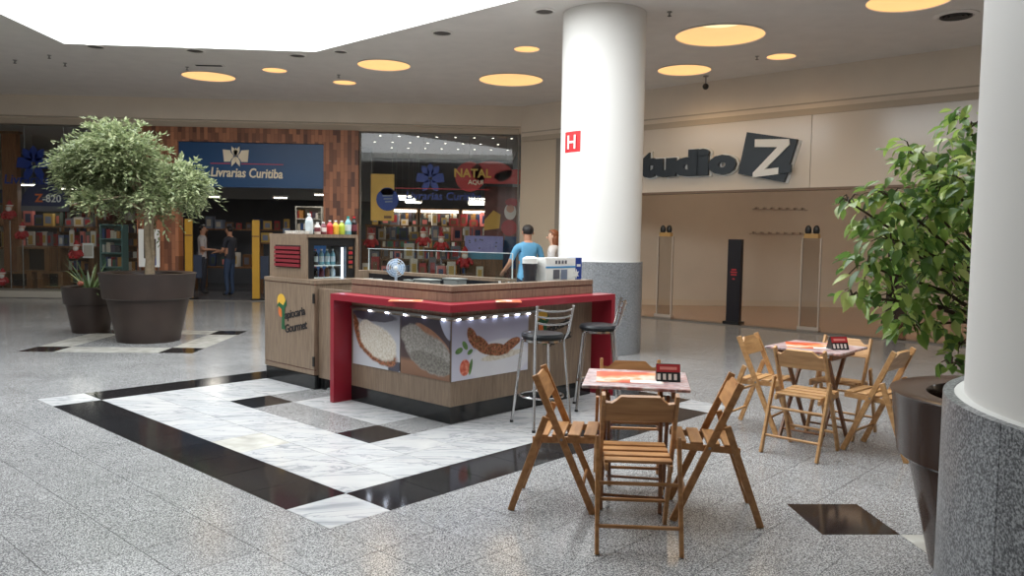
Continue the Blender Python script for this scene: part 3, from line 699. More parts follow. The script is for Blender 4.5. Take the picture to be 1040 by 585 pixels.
def goods(px, py, v, w, h, mi, lb, grp, z=None):
    p = P(px, py, v); t = thing('boxed_toy', lb, 'toy', (p.x, v, p.z if z is None else z), random.uniform(-.4, .4), grp)
    MB().box(-w / 2, w / 2, -w * .35, w * .35, 0, h).build('carton', M_T[mi], t)
    MB().box(-w * .3, w * .3, -w * .35 - .004, -w * .35, h * .2, h * .75).build('picture', M_T[(mi + 3) % 9], t)
def tabletop(px0, px1, py, v, lb, d=.5):
    p0, p1 = P(px0, py, v), P(px1, py, v); t = thing('display_table', lb, 'table', ((p0.x + p1.x) / 2, v, 0)); w = (p1.x - p0.x) / 2; z = p0.z
    MB().box(-w, w, -d / 2, d / 2, z - .04, z).build('top', M_DISPW, t)
    for x in (-w + .05, w - .05):
        for y in (-d / 2 + .05, d / 2 - .05): MB().box(x - .03, x + .03, y - .03, y + .03, 0, z - .04).build('leg', M_DISPW, t)
    return z
for px0, px1, py, v, lb, n_ in ((-60, 100, 250, 20.6, 'lowest toy table in left window', 13), (-40, 100, 228, 21.6, 'middle toy table in left window', 13), (-20, 96, 206, 22.6, 'high toy ledge of left window', 10),
                            (195, 262, 270, 22.2, 'low display table in the doorway', 5), (262, 330, 246, 21.2, 'display table beside the pale shelf', 6), (205, 300, 232, 23.6, 'back display ledge through the doorway', 9),
                            (370, 520, 262, 20.4, 'front toy ledge in right window', 12), (368, 505, 243, 21.6, 'middle toy ledge in right window', 12), (372, 500, 228, 22.8, 'rear toy ledge in right window', 12)):
    z = tabletop(px0, px1, py, v, lb)
    for i in range(n_):
        px = px0 + 4 + (px1 - px0 - 8) * (i + .5) / n_
        mi = random.randrange(9)
        goods(px, py, v + random.uniform(-.10, .10), min(random.uniform(.14, .26), .8 * (px1 - px0) / n_ * v / FPX), random.uniform(.16, .42), mi, '%s boxed toy, %s from left on the %s' % (CN[mi], ORD[i], lb), 'boxed toys on the ' + lb, z)
for i in range(13):
    if i in (10, 11): continue
    mi = (2, 0, 7, 5, 8, 2, 0, 6, 7, 2, 0, 5, 2)[i]; px = 372 + i * 9.6
    goods(px, 270, 19.42 + .1 * (i % 2), random.uniform(.16, .2), (.34, .5, .28, .42, .3, .46, .36, .5, .3, .4, .32, .28, .3)[i], mi, '%s boxed toy, %s from left on the sill of right window' % (CN[mi], ORD[i]), 'boxed toys on the right window sill', .5705)
for i in range(12):
    mi = (0, 2, 6, 0, 8, 1, 2, 0, 7, 4, 2, 0)[i]; px = 40 + i * 5.5
    goods(px, 240, 20.05 + .1 * (i % 2), random.uniform(.09, .12), random.uniform(.25, .4), mi, '%s boxed toy, %s from left on the front ledge of left window' % (CN[mi], ORD[i]), 'boxed toys on the left front ledge', 1.2005)
t = thing('display_ledge', 'long front display ledge behind the cubes in left window', 'display stand', (-10.2, 20.1, 0)); MB().box(-.9, .9, -.2, .2, 1.16, 1.2).build('top', M_DISPW, t)
for x in (-.8, 0, .8): MB().box(x - .03, x + .03, -.2, .2, 0, 1.16).build('leg', M_DISPW, t)
# small red-clad festive dolls
M_DR = mat('doll_red', (168, 30, 38), .6); M_DW = mat('doll_white', (226, 216, 208), .7); M_DS = mat('doll_skin', (206, 150, 124), .6)
doll = None
for px, py, v, s, lb in ((10, 223, 19.33, 1.2, 'festive doll uppermost at the left picture edge'), (23, 243, 19.33, 1.1, 'festive doll second from top at the left picture edge'), (3, 290, 19.33, 1.1, 'festive doll lowest at the left picture edge'), (78, 263, 19.33, 1.2, 'festive doll in a green cap above the small pot'),
                         (377, 252, 20.0, 1.3, 'festive doll leftmost behind the kiosk glass'), (430, 250, 20.0, 1.3, 'festive doll above the kiosk glass at centre'), (448, 255, 20.0, 1.3, 'festive doll beside the lavender box'), (472, 272, 19.45, 1.4, 'pale pink festive doll below the lavender box')):
    p = P(px, py, v)
    if doll is None:
        doll = thing('festive_doll', lb, 'doll', p, 0, 'festive dolls in the shop windows')
        MB().ell((0, 0, .10), (.09, .07, .10)).build('body', M_DR, doll, smooth=True)
        MB().ell((0, -.01, .24), (.055, .05, .055)).build('head', M_DS, doll, smooth=True)
        MB().ell((0, -.04, .205), (.055, .035, .05)).build('beard', M_DW, doll, smooth=True)
        MB().lathe([(.065, .265), (.065, .285)], 12).build('hat_brim', M_DW, doll)
        MB().lathe([(.06, .285), (.04, .33), (.01, .38)], 12).build('hat', M_DR, doll)
        for sx in (-1, 1):
            MB().tube([(sx * .07, 0, .16), (sx * .12, -.03, .10), (sx * .13, -.05, .06)], [.032, .03, .024], 8).build('arm', M_DR, doll, smooth=True)
            MB().tube([(sx * .04, -.02, .05), (sx * .05, -.12, .03), (sx * .05, -.15, .05)], [.04, .035, .03], 8).build('leg', M_DR, doll, smooth=True)
        doll.scale = (s, s, s)
    else:
        d_ = dup(doll, lb, p, 0); d_.scale = (s, s, s)
    zst = p.z
    st = thing('doll_stand', 'clear display riser under the ' + lb, 'stand', (p.x, p.y, .15 if px < 100 else .571), 0, 'display risers')
    hh = p.z - st.location.z
    MB().box(-.09, .09, -.08, .08, hh - .02, hh).build('plate', M_ACRYL, st); MB().tube([(0, 0, 0), (0, 0, hh - .02)], .012, 6).build('stem', M_STEEL, st)
# posters and banners
def poster(name, lb, cat, px0, px1, py0, py1, v, m, th=.01):
    p0, p1 = P(px0, py1, v), P(px1, py0, v); c = (p0 + p1) / 2
    t = thing(name, lb, cat, (c.x, v, c.z)); w, h = (p1.x - p0.x) / 2, (p1.z - p0.z) / 2
    MB().box(-w, w, -th / 2, th / 2, -h, h).build('sheet', m, t); return t, w, h
def flat(t, poly, m, nm, th=.004, y=-.006): MB().prism(poly, y, y - th, lambda x, z, tt: (x, tt, z)).build(nm, m, t)
def disc(cx, cz, rx, rz, n=20): return [(cx + rx * math.cos(2 * PI * k / n), cz + rz * math.sin(2 * PI * k / n)) for k in range(n)]
M_YEL = mat('banner_yellow', (214, 168, 74), .5, var=.1, scale=2); M_BLU = mat('banner_blue', (30, 60, 140), .5); M_ORG = mat('banner_orange', (216, 104, 52), .5)
t, w, h = poster('hanging_banner', 'tall yellow banner with round blue badge in right window', 'banner', 376.5, 400.5, 177, 224, 19.35, M_YEL)
flat(t, disc(.12, -.05, .27, .27), M_BLU, 'blue_badge'); flat(t, disc(.12, .14, .16, .10), M_BLU, 'badge_top')
for k in range(3): flat(t, [(.0 + .03 * k, .02 - .07 * k), (.24, .03 - .07 * k), (.24, .065 - .07 * k), (.0 + .03 * k, .055 - .07 * k)], M_T[8], 'badge_line', .003, -.011)
flat(t, [(.04, -h + .06), (w - .06, -h + .06), (w - .06, -h + .12), (.04, -h + .12)], M_T[3], 'small_print')
for x in (-w + .05, w - .05): MB().tube([(x, 0, h), (x, 0, 4.05 - t.location.z)], .004, 5).build('cord', M_STEEL, t)
t, w, h = poster('festive_banner', 'red scalloped festive banner lettered NATAL in right window', 'banner', 474, 516, 172, 186, 19.32, mat('banner_red', (176, 48, 48), .5, var=.08, scale=2))
flat(t, disc(-.42, -.02, .36, .36), MATS['banner_red'], 'red_bulge', .004, -.002); flat(t, disc(.1, .1, .5, .26), MATS['banner_red'], 'red_bulge', .004, -.002); flat(t, disc(.72, .0, .56, .18), MATS['banner_red'], 'red_bulge', .004, -.002)
link('lettering', text_mesh('NATAL', .28, .002, .008, 0, 1, M_YEL), t, (-.36, -.012, -.03), (RX, 0, 0))
link('small_lettering', text_mesh('AQUI', .15, .002, .003, 0, 1, M_CREAM), t, (-.28, -.012, -.2), (RX, 0, 0))
for x in (-w + .05, w - .05): MB().tube([(x, 0, h), (x, 0, 4.05 - t.location.z)], .004, 5).build('cord', M_STEEL, t)
t, w, h = poster('cutout_display', 'tall cardboard cutout with bearded red-hatted figure and yellow jar', 'cutout', 491, 527, 190, 282, 20.0, mat('cutout_brown', (112, 66, 60), .6, var=.3, scale=4))
flat(t, disc(.22, .52, .15, .2), M_DW, 'beard'); flat(t, disc(.22, .60, .10, .10), M_DS, 'face', .004, -.011); flat(t, disc(.26, .76, .17, .10), M_DR, 'hat', .004, -.011)
flat(t, [(-w, .05), (-.05, .1), (-.02, .45), (-.2, .55), (-w, .3)], M_YEL, 'yellow_jar'); flat(t, disc(.2, .12, .2, .2), M_DR, 'red_coat', .004, -.008); flat(t, [(-.02, -.9), (w, -.9), (w, -.1), (.1, -.1)], M_NAVY, 'navy_skirt')
MB().box(-.05, .05, .01, .12, -h, -h + .03).build('foot', M_DISPW, t)
p0, p1 = P(472, 263, 19.62), P(511, 240, 19.62)
t = thing('lavender_box', 'large lavender patterned display box in right window', 'box', ((p0.x + p1.x) / 2, 19.62, p0.z)); w = (p1.x - p0.x) / 2; h = p1.z - p0.z
MB().box(-w, w, 0, .3, 0, h).build('box', mat('lavender', (142, 142, 196), .6, var=.12, scale=6), t); MB().box(-w - .01, w + .01, -.012, 0, 0, .16).build('lower_band', mat('teal_band', (84, 140, 168), .6), t)
for k in range(9): flat(t, disc(random.uniform(-w + .1, w - .1), random.uniform(.2, h - .06), .025, .02, 8), M_T[6], 'motif')
t2 = thing('display_plinth', 'low plinth under the lavender patterned box', 'stand', (t.location.x, 19.62, .571)); MB().box(-w, w, 0, .3, 0, p0.z - .572).build('plinth', M_DISPW, t2); MB().box(-w - .02, w + .02, -.02, .3, 0, .04).build('kick', M_DISPW, t2)
p0, p1 = P(374, 277, 20.0), P(530, 277, 20.0)
# big navy emblem stickers on the panes
M_DEC = mat('navy_sticker', (24, 50, 122), .5)
for px, py, s_, lb in ((34, 166, 1.0, 'navy flower emblem sticker on left window'), (437, 181, .85, 'navy flower emblem sticker on right window')):
    p = P(px, py, VW + .05); t = thing('window_sticker', lb, 'sticker', (p.x, VW + .058, p.z))
    for k in range(5):
        a = math.radians((35, -35, 150, 210, 0)[k]); poly = [(math.sin(a + d) * r * s_, math.cos(a + d) * r * s_) for d, r in ((-.45, .2), (-.25, .34), (0, .42), (.25, .34), (.45, .2), (0, .03))]
        flat(t, poly, M_DEC, 'petal', .002, 0)
    for sx in (-1, 1): flat(t, [(sx * .05, -.12 * s_), (sx * .40 * s_, -.1 * s_), (sx * .36 * s_, .14 * s_), (sx * .05, .12 * s_)], M_DEC, 'page', .002, 0)
p = P(8, 181, VW + .05); t = thing('reflected_lettering', 'navy shop-name lettering, a reflection modelled as flat letters on left window', 'sticker', (p.x, VW + .056, p.z))  # flat letters stand in for shop-name text reflected in the panes
link('letters', text_mesh('Livrarias', .30, .001, .004, .1, 1, M_DEC, 'LEFT'), t, (-.1, -.002, -.12), (RX, 0, 0))
p = P(416, 198, VW + .05); t = thing('reflected_lettering', 'navy shop-name lettering, a reflection modelled as flat letters on right window', 'sticker', (p.x, VW + .056, p.z))
link('letters', text_mesh('Livrarias Curitiba', .26, .001, .004, .1, 1, M_DEC, 'LEFT'), t, (-.1, -.002, -.1), (RX, 0, 0)); MB().box(-.35, 1.9, -.002, 0, .15, .165).build('red_line', M_REDT, t)
p = P(46, 199, 19.3); t = thing('dome_poster', 'navy dome-shaped poster reading Z-820 in left window', 'poster', (p.x, 19.3, p.z))
n_ = 20; flat(t, [(-.55, -.24), (.55, -.24)] + [(.55 * math.cos(PI * k / n_), -.2 + .5 * math.sin(PI * k / n_)) for k in range(n_ + 1)], mat('poster_navy', (26, 40, 84), .5), 'sheet', .02, 0)
link('orange_letter', text_mesh('Z', .26, .002, .008, 0, 1, M_ORG), t, (-.14, -.024, -.14), (RX, 0, 0)); link('white_letters', text_mesh('-820', .24, .002, .004, 0, 1, M_WHITE, 'LEFT'), t, (-.06, -.024, -.14), (RX, 0, 0))
MB().box(-.55, .55, -.03, 0, -.36, -.24).build('grey_strip', M_T[6], t)
for x in (-.45, .45): MB().tube([(x, -.01, -.1), (x, -.01, 4.05 - p.z)], .004, 5).build('cord', M_STEEL, t)
p0, p1 = P(82, 262, 19.28), P(95, 247, 19.28)
t, w, h = poster('notice_card', 'small white notice card on easel in left window', 'card', 84, 95, 247, 262, 19.4, M_WHITE); flat(t, [(-w + .03, -h + .04), (w - .03, -h + .04), (w - .03, h - .05), (-w + .03, h - .05)], M_T[2], 'print')
t, w, h = poster('stand_board', 'white framed board behind the tree trunk', 'board', 141, 162, 233, 271, VW - .35, M_WHITE); flat(t, [(-w + .12, -h + .2), (w - .08, -h + .2), (w - .08, h - .22), (-w + .12, h - .22)], mat('board_dark', (62, 48, 44), .6), 'dark_picture'); flat(t, [(.0, -h + .04), (w - .08, -h + .04), (w - .08, -h + .26), (.0, -h + .26)], M_BLU, 'blue_mark')
MB().box(-w, w, -.15, .15, -t.location.z + .0005, -t.location.z + .03).build('foot', M_STEEL, t)
for x in (-w + .03, w - .03): MB().box(x - .015, x + .015, -.012, .012, -t.location.z + .03, -h).build('post', M_STEEL, t)
# yellow entrance gates
def ygate(px, lb):
    p = P(px, 300, VW + .12); t = thing('entrance_gate', lb, 'security gate', (p.x, VW + .14, 0), 0, 'yellow entrance gates')
    MB().box(-.085, .085, -.03, .03, 0, 1.9).build('yellow_board', mat('gate_yellow', (186, 142, 44), .5, var=.06, scale=3), t)
    MB().box(.02, .28, .04, .09, .5, 1.05).build('dark_wing', mat('gate_dark', (40, 50, 70), .5), t); MB().box(-.12, .2, -.05, .12, 0, .03).build('foot', M_BLKP, t)
    MB().box(-.085, .085, -.034, -.03, 1.5, 1.53).build('line', M_DISPW, t)
ygate(192, 'yellow anti-theft gate at the left side of the bookshop doorway'); ygate(260, 'yellow anti-theft gate at the right side of the bookshop doorway')

# ------------------------------------------------------------------ kiosk (local x = b, local y = a)
CA, CB = 4.82, 4.53            # front corner of the counter body
AE, BE = 6.20, 6.48            # far ends of the two visible counter faces
M_COUNT = mat('dark_worktop', (30, 32, 36), 0.2)
kc = kroot('snack_counter', 'L-shaped wood laminate snack kiosk counter with red bar shelf', 'counter', CA, CB)
def kb(b0, b1, a0, a1, z0, z1): return MB().box(b0 - CB, b1 - CB, a0 - CA, a1 - CA, z0, z1)
def lshape(b0, a0, t, z0, z1, b1=BE, a1=AE):
    pts = [(b0, a0), (b1, a0), (b1, a0 + t), (b0 + t, a0 + t), (b0 + t, a1), (b0, a1)]
    return MB().prism([(x - CB, y - CA) for x, y in pts], z0, z1, lambda x, y, t_: (x, y, t_))
lshape(CB + .0, CA + .0, .5, 0.0, .145, BE, AE).build('plinth', M_PLINTH, kc)
lshape(CB, CA, .10, .145, 1.03, BE, AE).build('body', M_LAM, kc)
lshape(CB - .005, CA - .005, .11, 1.03, 1.105, BE, AE).build('rim_board', M_LAM, kc)
lshape(CB + .004, CA + .004, .10, 1.105, 1.118, BE, AE).build('rim_groove', M_REDD, kc)
lshape(CB - .005, CA - .005, .11, 1.118, 1.165, BE, AE).build('rim_cap', M_LAM, kc)
lshape(CB + .11, CA + .11, .44, .93, .965, BE - .005, AE - .01).build('worktop', M_COUNT, kc)
lshape(CB + .11, CA + .11, .42, .145, .93, BE - .01, AE - .02).build('inner_cabinets', M_LAM, kc)
# red bar shelf running round the corner, with waterfall legs
RO = .20
def lred(z0, z1): 
    pts = [(CB - RO, CA - RO), (BE + .12, CA - RO), (BE + .12, CA - .006), (CB - .006, CA - .006), (CB - .006, AE + .06), (CB - RO, AE + .06)]
    return MB().prism([(x - CB, y - CA) for x, y in pts], z0, z1, lambda x, y, t_: (x, y, t_))
lred(.968, 1.028).build('bar_shelf', M_RED, kc)
kb(CB - RO, CB + .02, AE + .005, AE + .06, 0, .968).build('bar_leg', M_RED, kc)
kb(BE + .06, BE + .12, CA - RO, CA + .06, 0, .968).build('bar_leg', M_RED, kc)
# LED spots below the shelf
M_LED = mat('led_spot', (240, 246, 255), .4, emit=(226, 236, 255), estr=26.0)
for i in range(7): kb(CB + .06 + i * .148, CB + .09 + i * .148, CA - .018, CA - .006, .876, .886).build('led_spot', M_LED, kc)
for i in range(5): kb(CB - .018, CB - .006, CA + .07 + i * .25, CA + .10 + i * .25, .876, .886).build('led_spot', M_LED, kc)
kb(CB - .022, CB - .0005, CA - .02, AE, .886, .905).build('led_rail', M_STEEL, kc); kb(CB - .0005, CB + 1.12, CA - .022, CA - .0005, .886, .905).build('led_rail', M_STEEL, kc)
# printed food panels
def food(name, bgs, blobs, W_, H_):
    m, n, L, b = nodes_of(name); b.inputs['Roughness'].default_value = .35
    tc = n.new('ShaderNodeTexCoord'); sp = n.new('ShaderNodeSeparateXYZ'); L.new(tc.outputs['Object'], sp.inputs[0])
    nzd = n.new('ShaderNodeTexNoise'); nzd.inputs['Scale'].default_value = 9; nzd.inputs['Detail'].default_value = 4; L.new(tc.outputs['Object'], nzd.inputs['Vector'])
    mr = n.new('ShaderNodeMapRange'); mr.inputs['From Min'].default_value = -H_; mr.inputs['From Max'].default_value = H_; L.new(sp.outputs['Y'], mr.inputs['Value'])
    r = ramp(n, bgs); L.new(mr.outputs[0], r.inputs[0]); cur = r.outputs[0]
    for cx, cy, rx, ry, an, stops, sc, wob in blobs:
        mp = n.new('ShaderNodeMapping'); mp.vector_type = 'TEXTURE'; mp.inputs['Location'].default_value = (cx, cy, 0); mp.inputs['Rotation'].default_value = (0, 0, an); mp.inputs['Scale'].default_value = (rx, ry, 1)
        ms = n.new('ShaderNodeVectorMath'); ms.operation = 'MULTIPLY'; ms.inputs[1].default_value = (1, 1, 0); L.new(tc.outputs['Object'], ms.inputs[0]); L.new(ms.outputs[0], mp.inputs[0])
        ln = n.new('ShaderNodeVectorMath'); ln.operation = 'LENGTH'; L.new(mp.outputs[0], ln.inputs[0])
        ad = n.new('ShaderNodeMath'); ad.operation = 'MULTIPLY_ADD'; ad.inputs[1].default_value = wob; L.new(nzd.outputs['Fac'], ad.inputs[0]); L.new(ln.outputs['Value'], ad.inputs[2])
        mk = n.new('ShaderNodeMapRange'); mk.inputs['From Min'].default_value = 1 + wob * .5 + .07; mk.inputs['From Max'].default_value = 1 + wob * .5 - .07; L.new(ad.outputs[0], mk.inputs['Value'])
        nz = n.new('ShaderNodeTexNoise'); nz.inputs['Scale'].default_value = sc; nz.inputs['Detail'].default_value = 4; L.new(tc.outputs['Object'], nz.inputs['Vector'])
        rr = ramp(n, stops); L.new(nz.outputs['Fac'], rr.inputs[0])
        mx = n.new('ShaderNodeMix'); mx.data_type = 'RGBA'; L.new(mk.outputs[0], mx.inputs['Factor']); L.new(cur, mx.inputs['A']); L.new(rr.outputs[0], mx.inputs['B']); cur = mx.outputs['Result']
    L.new(cur, b.inputs['Base Color']); return m
ZP0, ZP1 = .36, .868; PH = (ZP1 - ZP0) / 2
FILL = [(.32, (70, 34, 24)), (.42, (140, 70, 44)), (.48, (86, 84, 50)), (.54, (196, 120, 80)), (.60, (120, 48, 40)), (.70, (210, 160, 120))]
PALE = [(.3, (196, 184, 164)), (.5, (218, 210, 196)), (.7, (230, 226, 218))]
GRYM = [(.3, (120, 116, 110)), (.5, (150, 146, 140)), (.7, (176, 172, 166))]
GRN = [(.3, (64, 104, 56)), (.7, (112, 150, 84))]; PLUM = [(.3, (56, 54, 66)), (.7, (84, 82, 96))]
g1 = food('print_coconut', [(0, (200, 202, 208)), (.6, (188, 190, 198)), (1, (120, 122, 134))],
          [(-.05, .22, .34, .05, .0, PLUM, 5, .3), (.28, -.22, .1, .05, .3, PLUM, 6, .2), (.02, -.08, .30, .12, -.30, FILL, 42, .35), (-.27, .06, .045, .17, .35, FILL, 40, .5), (.03, -.01, .29, .145, -.30, PALE, 46, .45), (-.10, .06, .16, .10, -.5, PALE, 60, .3)], .34, PH)
g2 = food('print_mound', [(0, (128, 92, 70)), (.22, (146, 108, 84)), (.30, (82, 62, 60)), (1, (50, 44, 62))],
          [(.27, .22, .06, .14, .5, [(.3, (160, 164, 186)), (.7, (190, 194, 212))], 3, .05), (.10, .09, .24, .06, -.45, [(.3, (140, 96, 72)), (.7, (172, 124, 96))], 18, .3), (.05, -.04, .33, .16, -.28, GRYM, 34, .4), (-.12, .05, .2, .13, -.4, GRYM, 50, .4), (.1, -.12, .28, .08, -.15, [(.3, (96, 92, 86)), (.7, (150, 146, 138))], 50, .5)], .34, PH)
g3 = food('print_boat', [(0, (206, 206, 220)), (.5, (192, 192, 210)), (1, (168, 168, 192))],
          [(.10, -.12, .40, .18, .05, [(.3, (214, 214, 222)), (.7, (226, 226, 230))], 2, .02), (.14, -.085, .27, .035, .06, PALE, 30, .3), (-.24, .10, .05, .11, .5, FILL, 38, .5), (-.13, .03, .12, .06, -.6, FILL, 38, .5), (.05, -.03, .18, .055, -.1, FILL, 38, .5), (.24, .0, .14, .045, .32, FILL, 38, .5),
           (-.33, -.15, .06, .07, 0, [(.3, (190, 70, 52)), (.5, (214, 116, 92)), (.7, (230, 160, 140))], 34, .1), (-.40, .0, .045, .025, .3, GRN, 12, .2), (-.33, .04, .045, .024, -.9, GRN, 12, .2), (-.27, -.02, .035, .02, .5, GRN, 12, .2), (-.26, -.15, .018, .07, -.2, GRN, 12, .2)], .45, PH)
def panel(a0, b0, a1, b1, m, rot, lb):
    if a0 == a1: w = (b1 - b0) / 2; loc = ((b0 + b1) / 2 - CB, a0 - CA - .004, (ZP0 + ZP1) / 2)
    else: w = abs(a1 - a0) / 2; loc = (b0 - CB - .004, (a0 + a1) / 2 - CA, (ZP0 + ZP1) / 2)
    o = MB().box(-w + .002, w - .002, -PH, PH, -.003, .003).build('printed_panel', m, kc, loc, rot); o['label'] = lb
panel(6.17, CB, 5.475, CB, g1, (RX, 0, -PI / 2), 'photo print of white filled pancake on grey')
panel(5.465, CB, 4.825, CB, g2, (RX, 0, -PI / 2), 'photo print of grey floury mound on wood')
panel(CA, CB + .004, CA, 5.50, g3, (RX, 0, 0), 'photo print of filled pancake on white plate with strawberry')
# emblem with lettering: used on the counter and on the cabinet door
M_INK = mat('dark_ink', (34, 30, 32), .5); M_EMY = mat('emblem_yellow', (226, 178, 66), .5); M_EMO = mat('emblem_orange', (214, 112, 52), .5); M_EMG = mat('emblem_green', (36, 92, 58), .5)
def emblem(parent, loc, rot, s):
    e = link('printed_emblem', MB().prism(disc(-.10 * s, .10 * s, .075 * s, .075 * s), 0, .002, lambda x, y, t_: (x, y, t_)).mesh('emblem', M_EMY), parent, loc, rot)
    MB().prism(disc(-.10 * s, .0 * s, .055 * s, .06 * s), 0, .0015, lambda x, y, t_: (x, y, t_)).build('orange_spot', M_EMO, e)
    MB().prism([(x * s, y * s) for x, y in ((-.19, .03), (-.14, .09), (-.06, .06), (-.01, .12), (0, .07), (-.035, .03), (-.04, -.12), (-.02, -.18), (-.09, -.18), (-.085, -.05), (-.09, .02), (-.15, .05))], .002, .004, lambda x, y, t_: (x, y, t_)).build('green_letter', M_EMG, e)
    link('lettering', text_mesh('apiocaria', .115 * s, .001, .003 * s, .15, .9, M_INK, 'LEFT'), e, (-.03 * s, -.075 * s, .002), (0, 0, .2))
    link('lettering', text_mesh('Gourmet', .115 * s, .001, .003 * s, .15, .9, M_INK, 'LEFT'), e, (-.03 * s, -.215 * s, .002), (0, 0, .2))
    return e
emblem(kc, (5.80 - CB, -.002, .74), (RX, 0, 0), .95)

# storage cabinet with hinged door
cab = kroot('storage_cabinet', 'wood laminate cabinet with hinged door and round fruit emblem', 'cabinet', 7.0, 4.55)
def cb_(b0, b1, a0, a1, z0, z1): return MB().box(b0 - 4.55, b1 - 4.55, a0 - 7.0, a1 - 7.0, z0, z1)
cb_(4.575, 5.2, 6.87, 7.79, .145, 1.10).build('carcass', M_LAM, cab)
cb_(4.56, 5.2, 6.86, 7.79, 0, .14).build('plinth', M_PLINTH, cab)
dr = cb_(4.55, 4.573, 6.855, 7.80, .205, 1.065); door = dr.build('door', M_LAM, cab)
cb_(4.55, 4.573, 6.855, 7.80, .15, .196).build('bottom_rail', M_LAM, cab); cb_(4.556, 4.573, 6.855, 7.80, .196, .205).build('red_groove', M_REDD, cab)
cb_(4.545, 5.2, 6.855, 7.80, 1.075, 1.115).build('top_board', M_LAM, cab); cb_(4.556, 4.573, 6.855, 7.80, 1.065, 1.075).build('dark_groove', M_REDD, cab)
for z in (.24, .88): cb_(4.54, 4.552, 6.845, 6.875, z, z + .10).build('hinge', M_BLKP, door)
emblem(door, (4.548 - 4.55, 7.36 - 7.0, .76), (RX, 0, -PI / 2), 1.05)
pn = kroot('side_panel', 'narrow wood laminate gate panel between cabinet and red counter leg', 'panel', 6.55, 4.60)
MB().box(0, .025, 6.27 - 6.55, 6.85 - 6.55, .125, 1.035).build('board', M_LAM, pn)
for y in (6.31, 6.81): MB().box(.03, .06, y - 6.55 - .02, y - 6.55 + .02, 0, .9).build('stud', M_PLINTH, pn)

# drinks cooler tower
ct = kroot('drinks_cooler', 'tall wood-clad cooler tower with glowing blue fridge door', 'fridge', 7.4, 4.9)
def tb(b0, b1, a0, a1, z0, z1): return MB().box(b0 - 4.9, b1 - 4.9, a0 - 7.4, a1 - 7.4, z0, z1)
TZ0, TZ1 = 1.117, 1.545
tb(4.60, 4.62, 7.07, 7.78, TZ0, TZ1).build('side_board', M_LAM, ct); tb(5.20, 5.235, 7.05, 7.78, .02, TZ1).build('side_board', M_LAM, ct)
tb(4.60, 5.235, 7.05, 7.79, TZ1, TZ1 + .035).build('top_board', M_LAM, ct); tb(4.62, 5.2, 7.76, 7.78, TZ0, TZ1).build('back_board', M_LAM, ct)
tb(4.595, 4.602, 7.18, 7.66, 1.225, 1.46).build('vent_recess', mat('vent_black', (36, 16, 18), .8), ct)
for k in range(5): tb(4.580, 4.597, 7.18, 7.66, 1.235 + k * .045, 1.235 + k * .045 + .030).build('vent_slat', mat('vent_red', (128, 34, 44), .5), ct)
tb(4.62, 5.2, 7.07, 7.10, 1.50, TZ1).build('fridge_top_frame', M_BLKP, ct); tb(4.62, 4.69, 7.07, 7.10, TZ0, 1.50).build('fridge_frame', M_BLKP, ct); tb(5.09, 5.2, 7.07, 7.10, TZ0, 1.50).build('fridge_frame', M_BLKP, ct)
tb(4.69, 5.09, 7.075, 7.083, TZ0, 1.46).build('glass_door', M_GLASS2, ct); tb(4.69, 5.09, 7.07, 7.10, 1.46, 1.50).build('door_rail', M_BLKP, ct)
tb(4.69, 5.09, 7.44, 7.46, TZ0, 1.50).build('fridge_back', mat('fridge_blue', (52, 88, 128), .5, emit=(60, 110, 170), estr=.28), ct)
tb(5.06, 5.075, 7.10, 7.12, TZ0, 1.44).build('fridge_light', mat('fridge_light', (220, 236, 255), .5, emit=(206, 226, 255), estr=5), ct)
tb(4.69, 5.09, 7.11, 7.44, 1.245, 1.253).build('wire_shelf', M_WHITE, ct); tb(4.69, 5.09, 7.11, 7.44, TZ0, TZ0 + .008).build('wire_shelf', M_WHITE, ct)
for k in range(5): tb(5.12, 5.17, 7.064, 7.07, 1.22 + k * .05, 1.25 + k * .05).build('price_label', M_REDT if k % 2 else M_DISPW, ct)
# bottles
def bottle(name, lb, loc, r, h, mb_, ml, mc, grp, neck=.35):
    t = thing(name, lb, 'bottle', loc, 0, grp)
    MB().lathe([(r * .9, 0), (r, r * .2), (r, h * .62), (r * .8, h * .72), (r * neck, h * .86), (r * neck, h * .93)], 14).build('body', mb_, t, smooth=True)
    MB().lathe([(r * 1.015, h * .2), (r * 1.015, h * .55)], 14, close=False).build('label', ml, t, smooth=True)
    MB().lathe([(r * neck * 1.3, h * .9), (r * neck * 1.25, h)], 12).build('cap', mc, t, smooth=True)
M_CLR = mat('clear_plastic', (196, 204, 206), .15); M_JW = mat('juice_white', (220, 208, 200), .4); M_JR = mat('juice_red', (196, 58, 60), .35); M_JY = mat('juice_yellow', (222, 178, 66), .35); M_JG = mat('juice_lime', (170, 184, 60), .35)
M_TEAL = mat('water_teal', (120, 168, 176), .2); M_COLA = mat('cola_dark', (32, 22, 22), .2); M_CAPW = mat('cap_white', (230, 230, 226), .4); M_CAPT = mat('cap_teal', (40, 140, 130), .4); M_CAPR = mat('cap_red', (190, 40, 44), .4); M_PUR = mat('label_plum', (110, 52, 60), .4)
TT = TZ1 + .0355
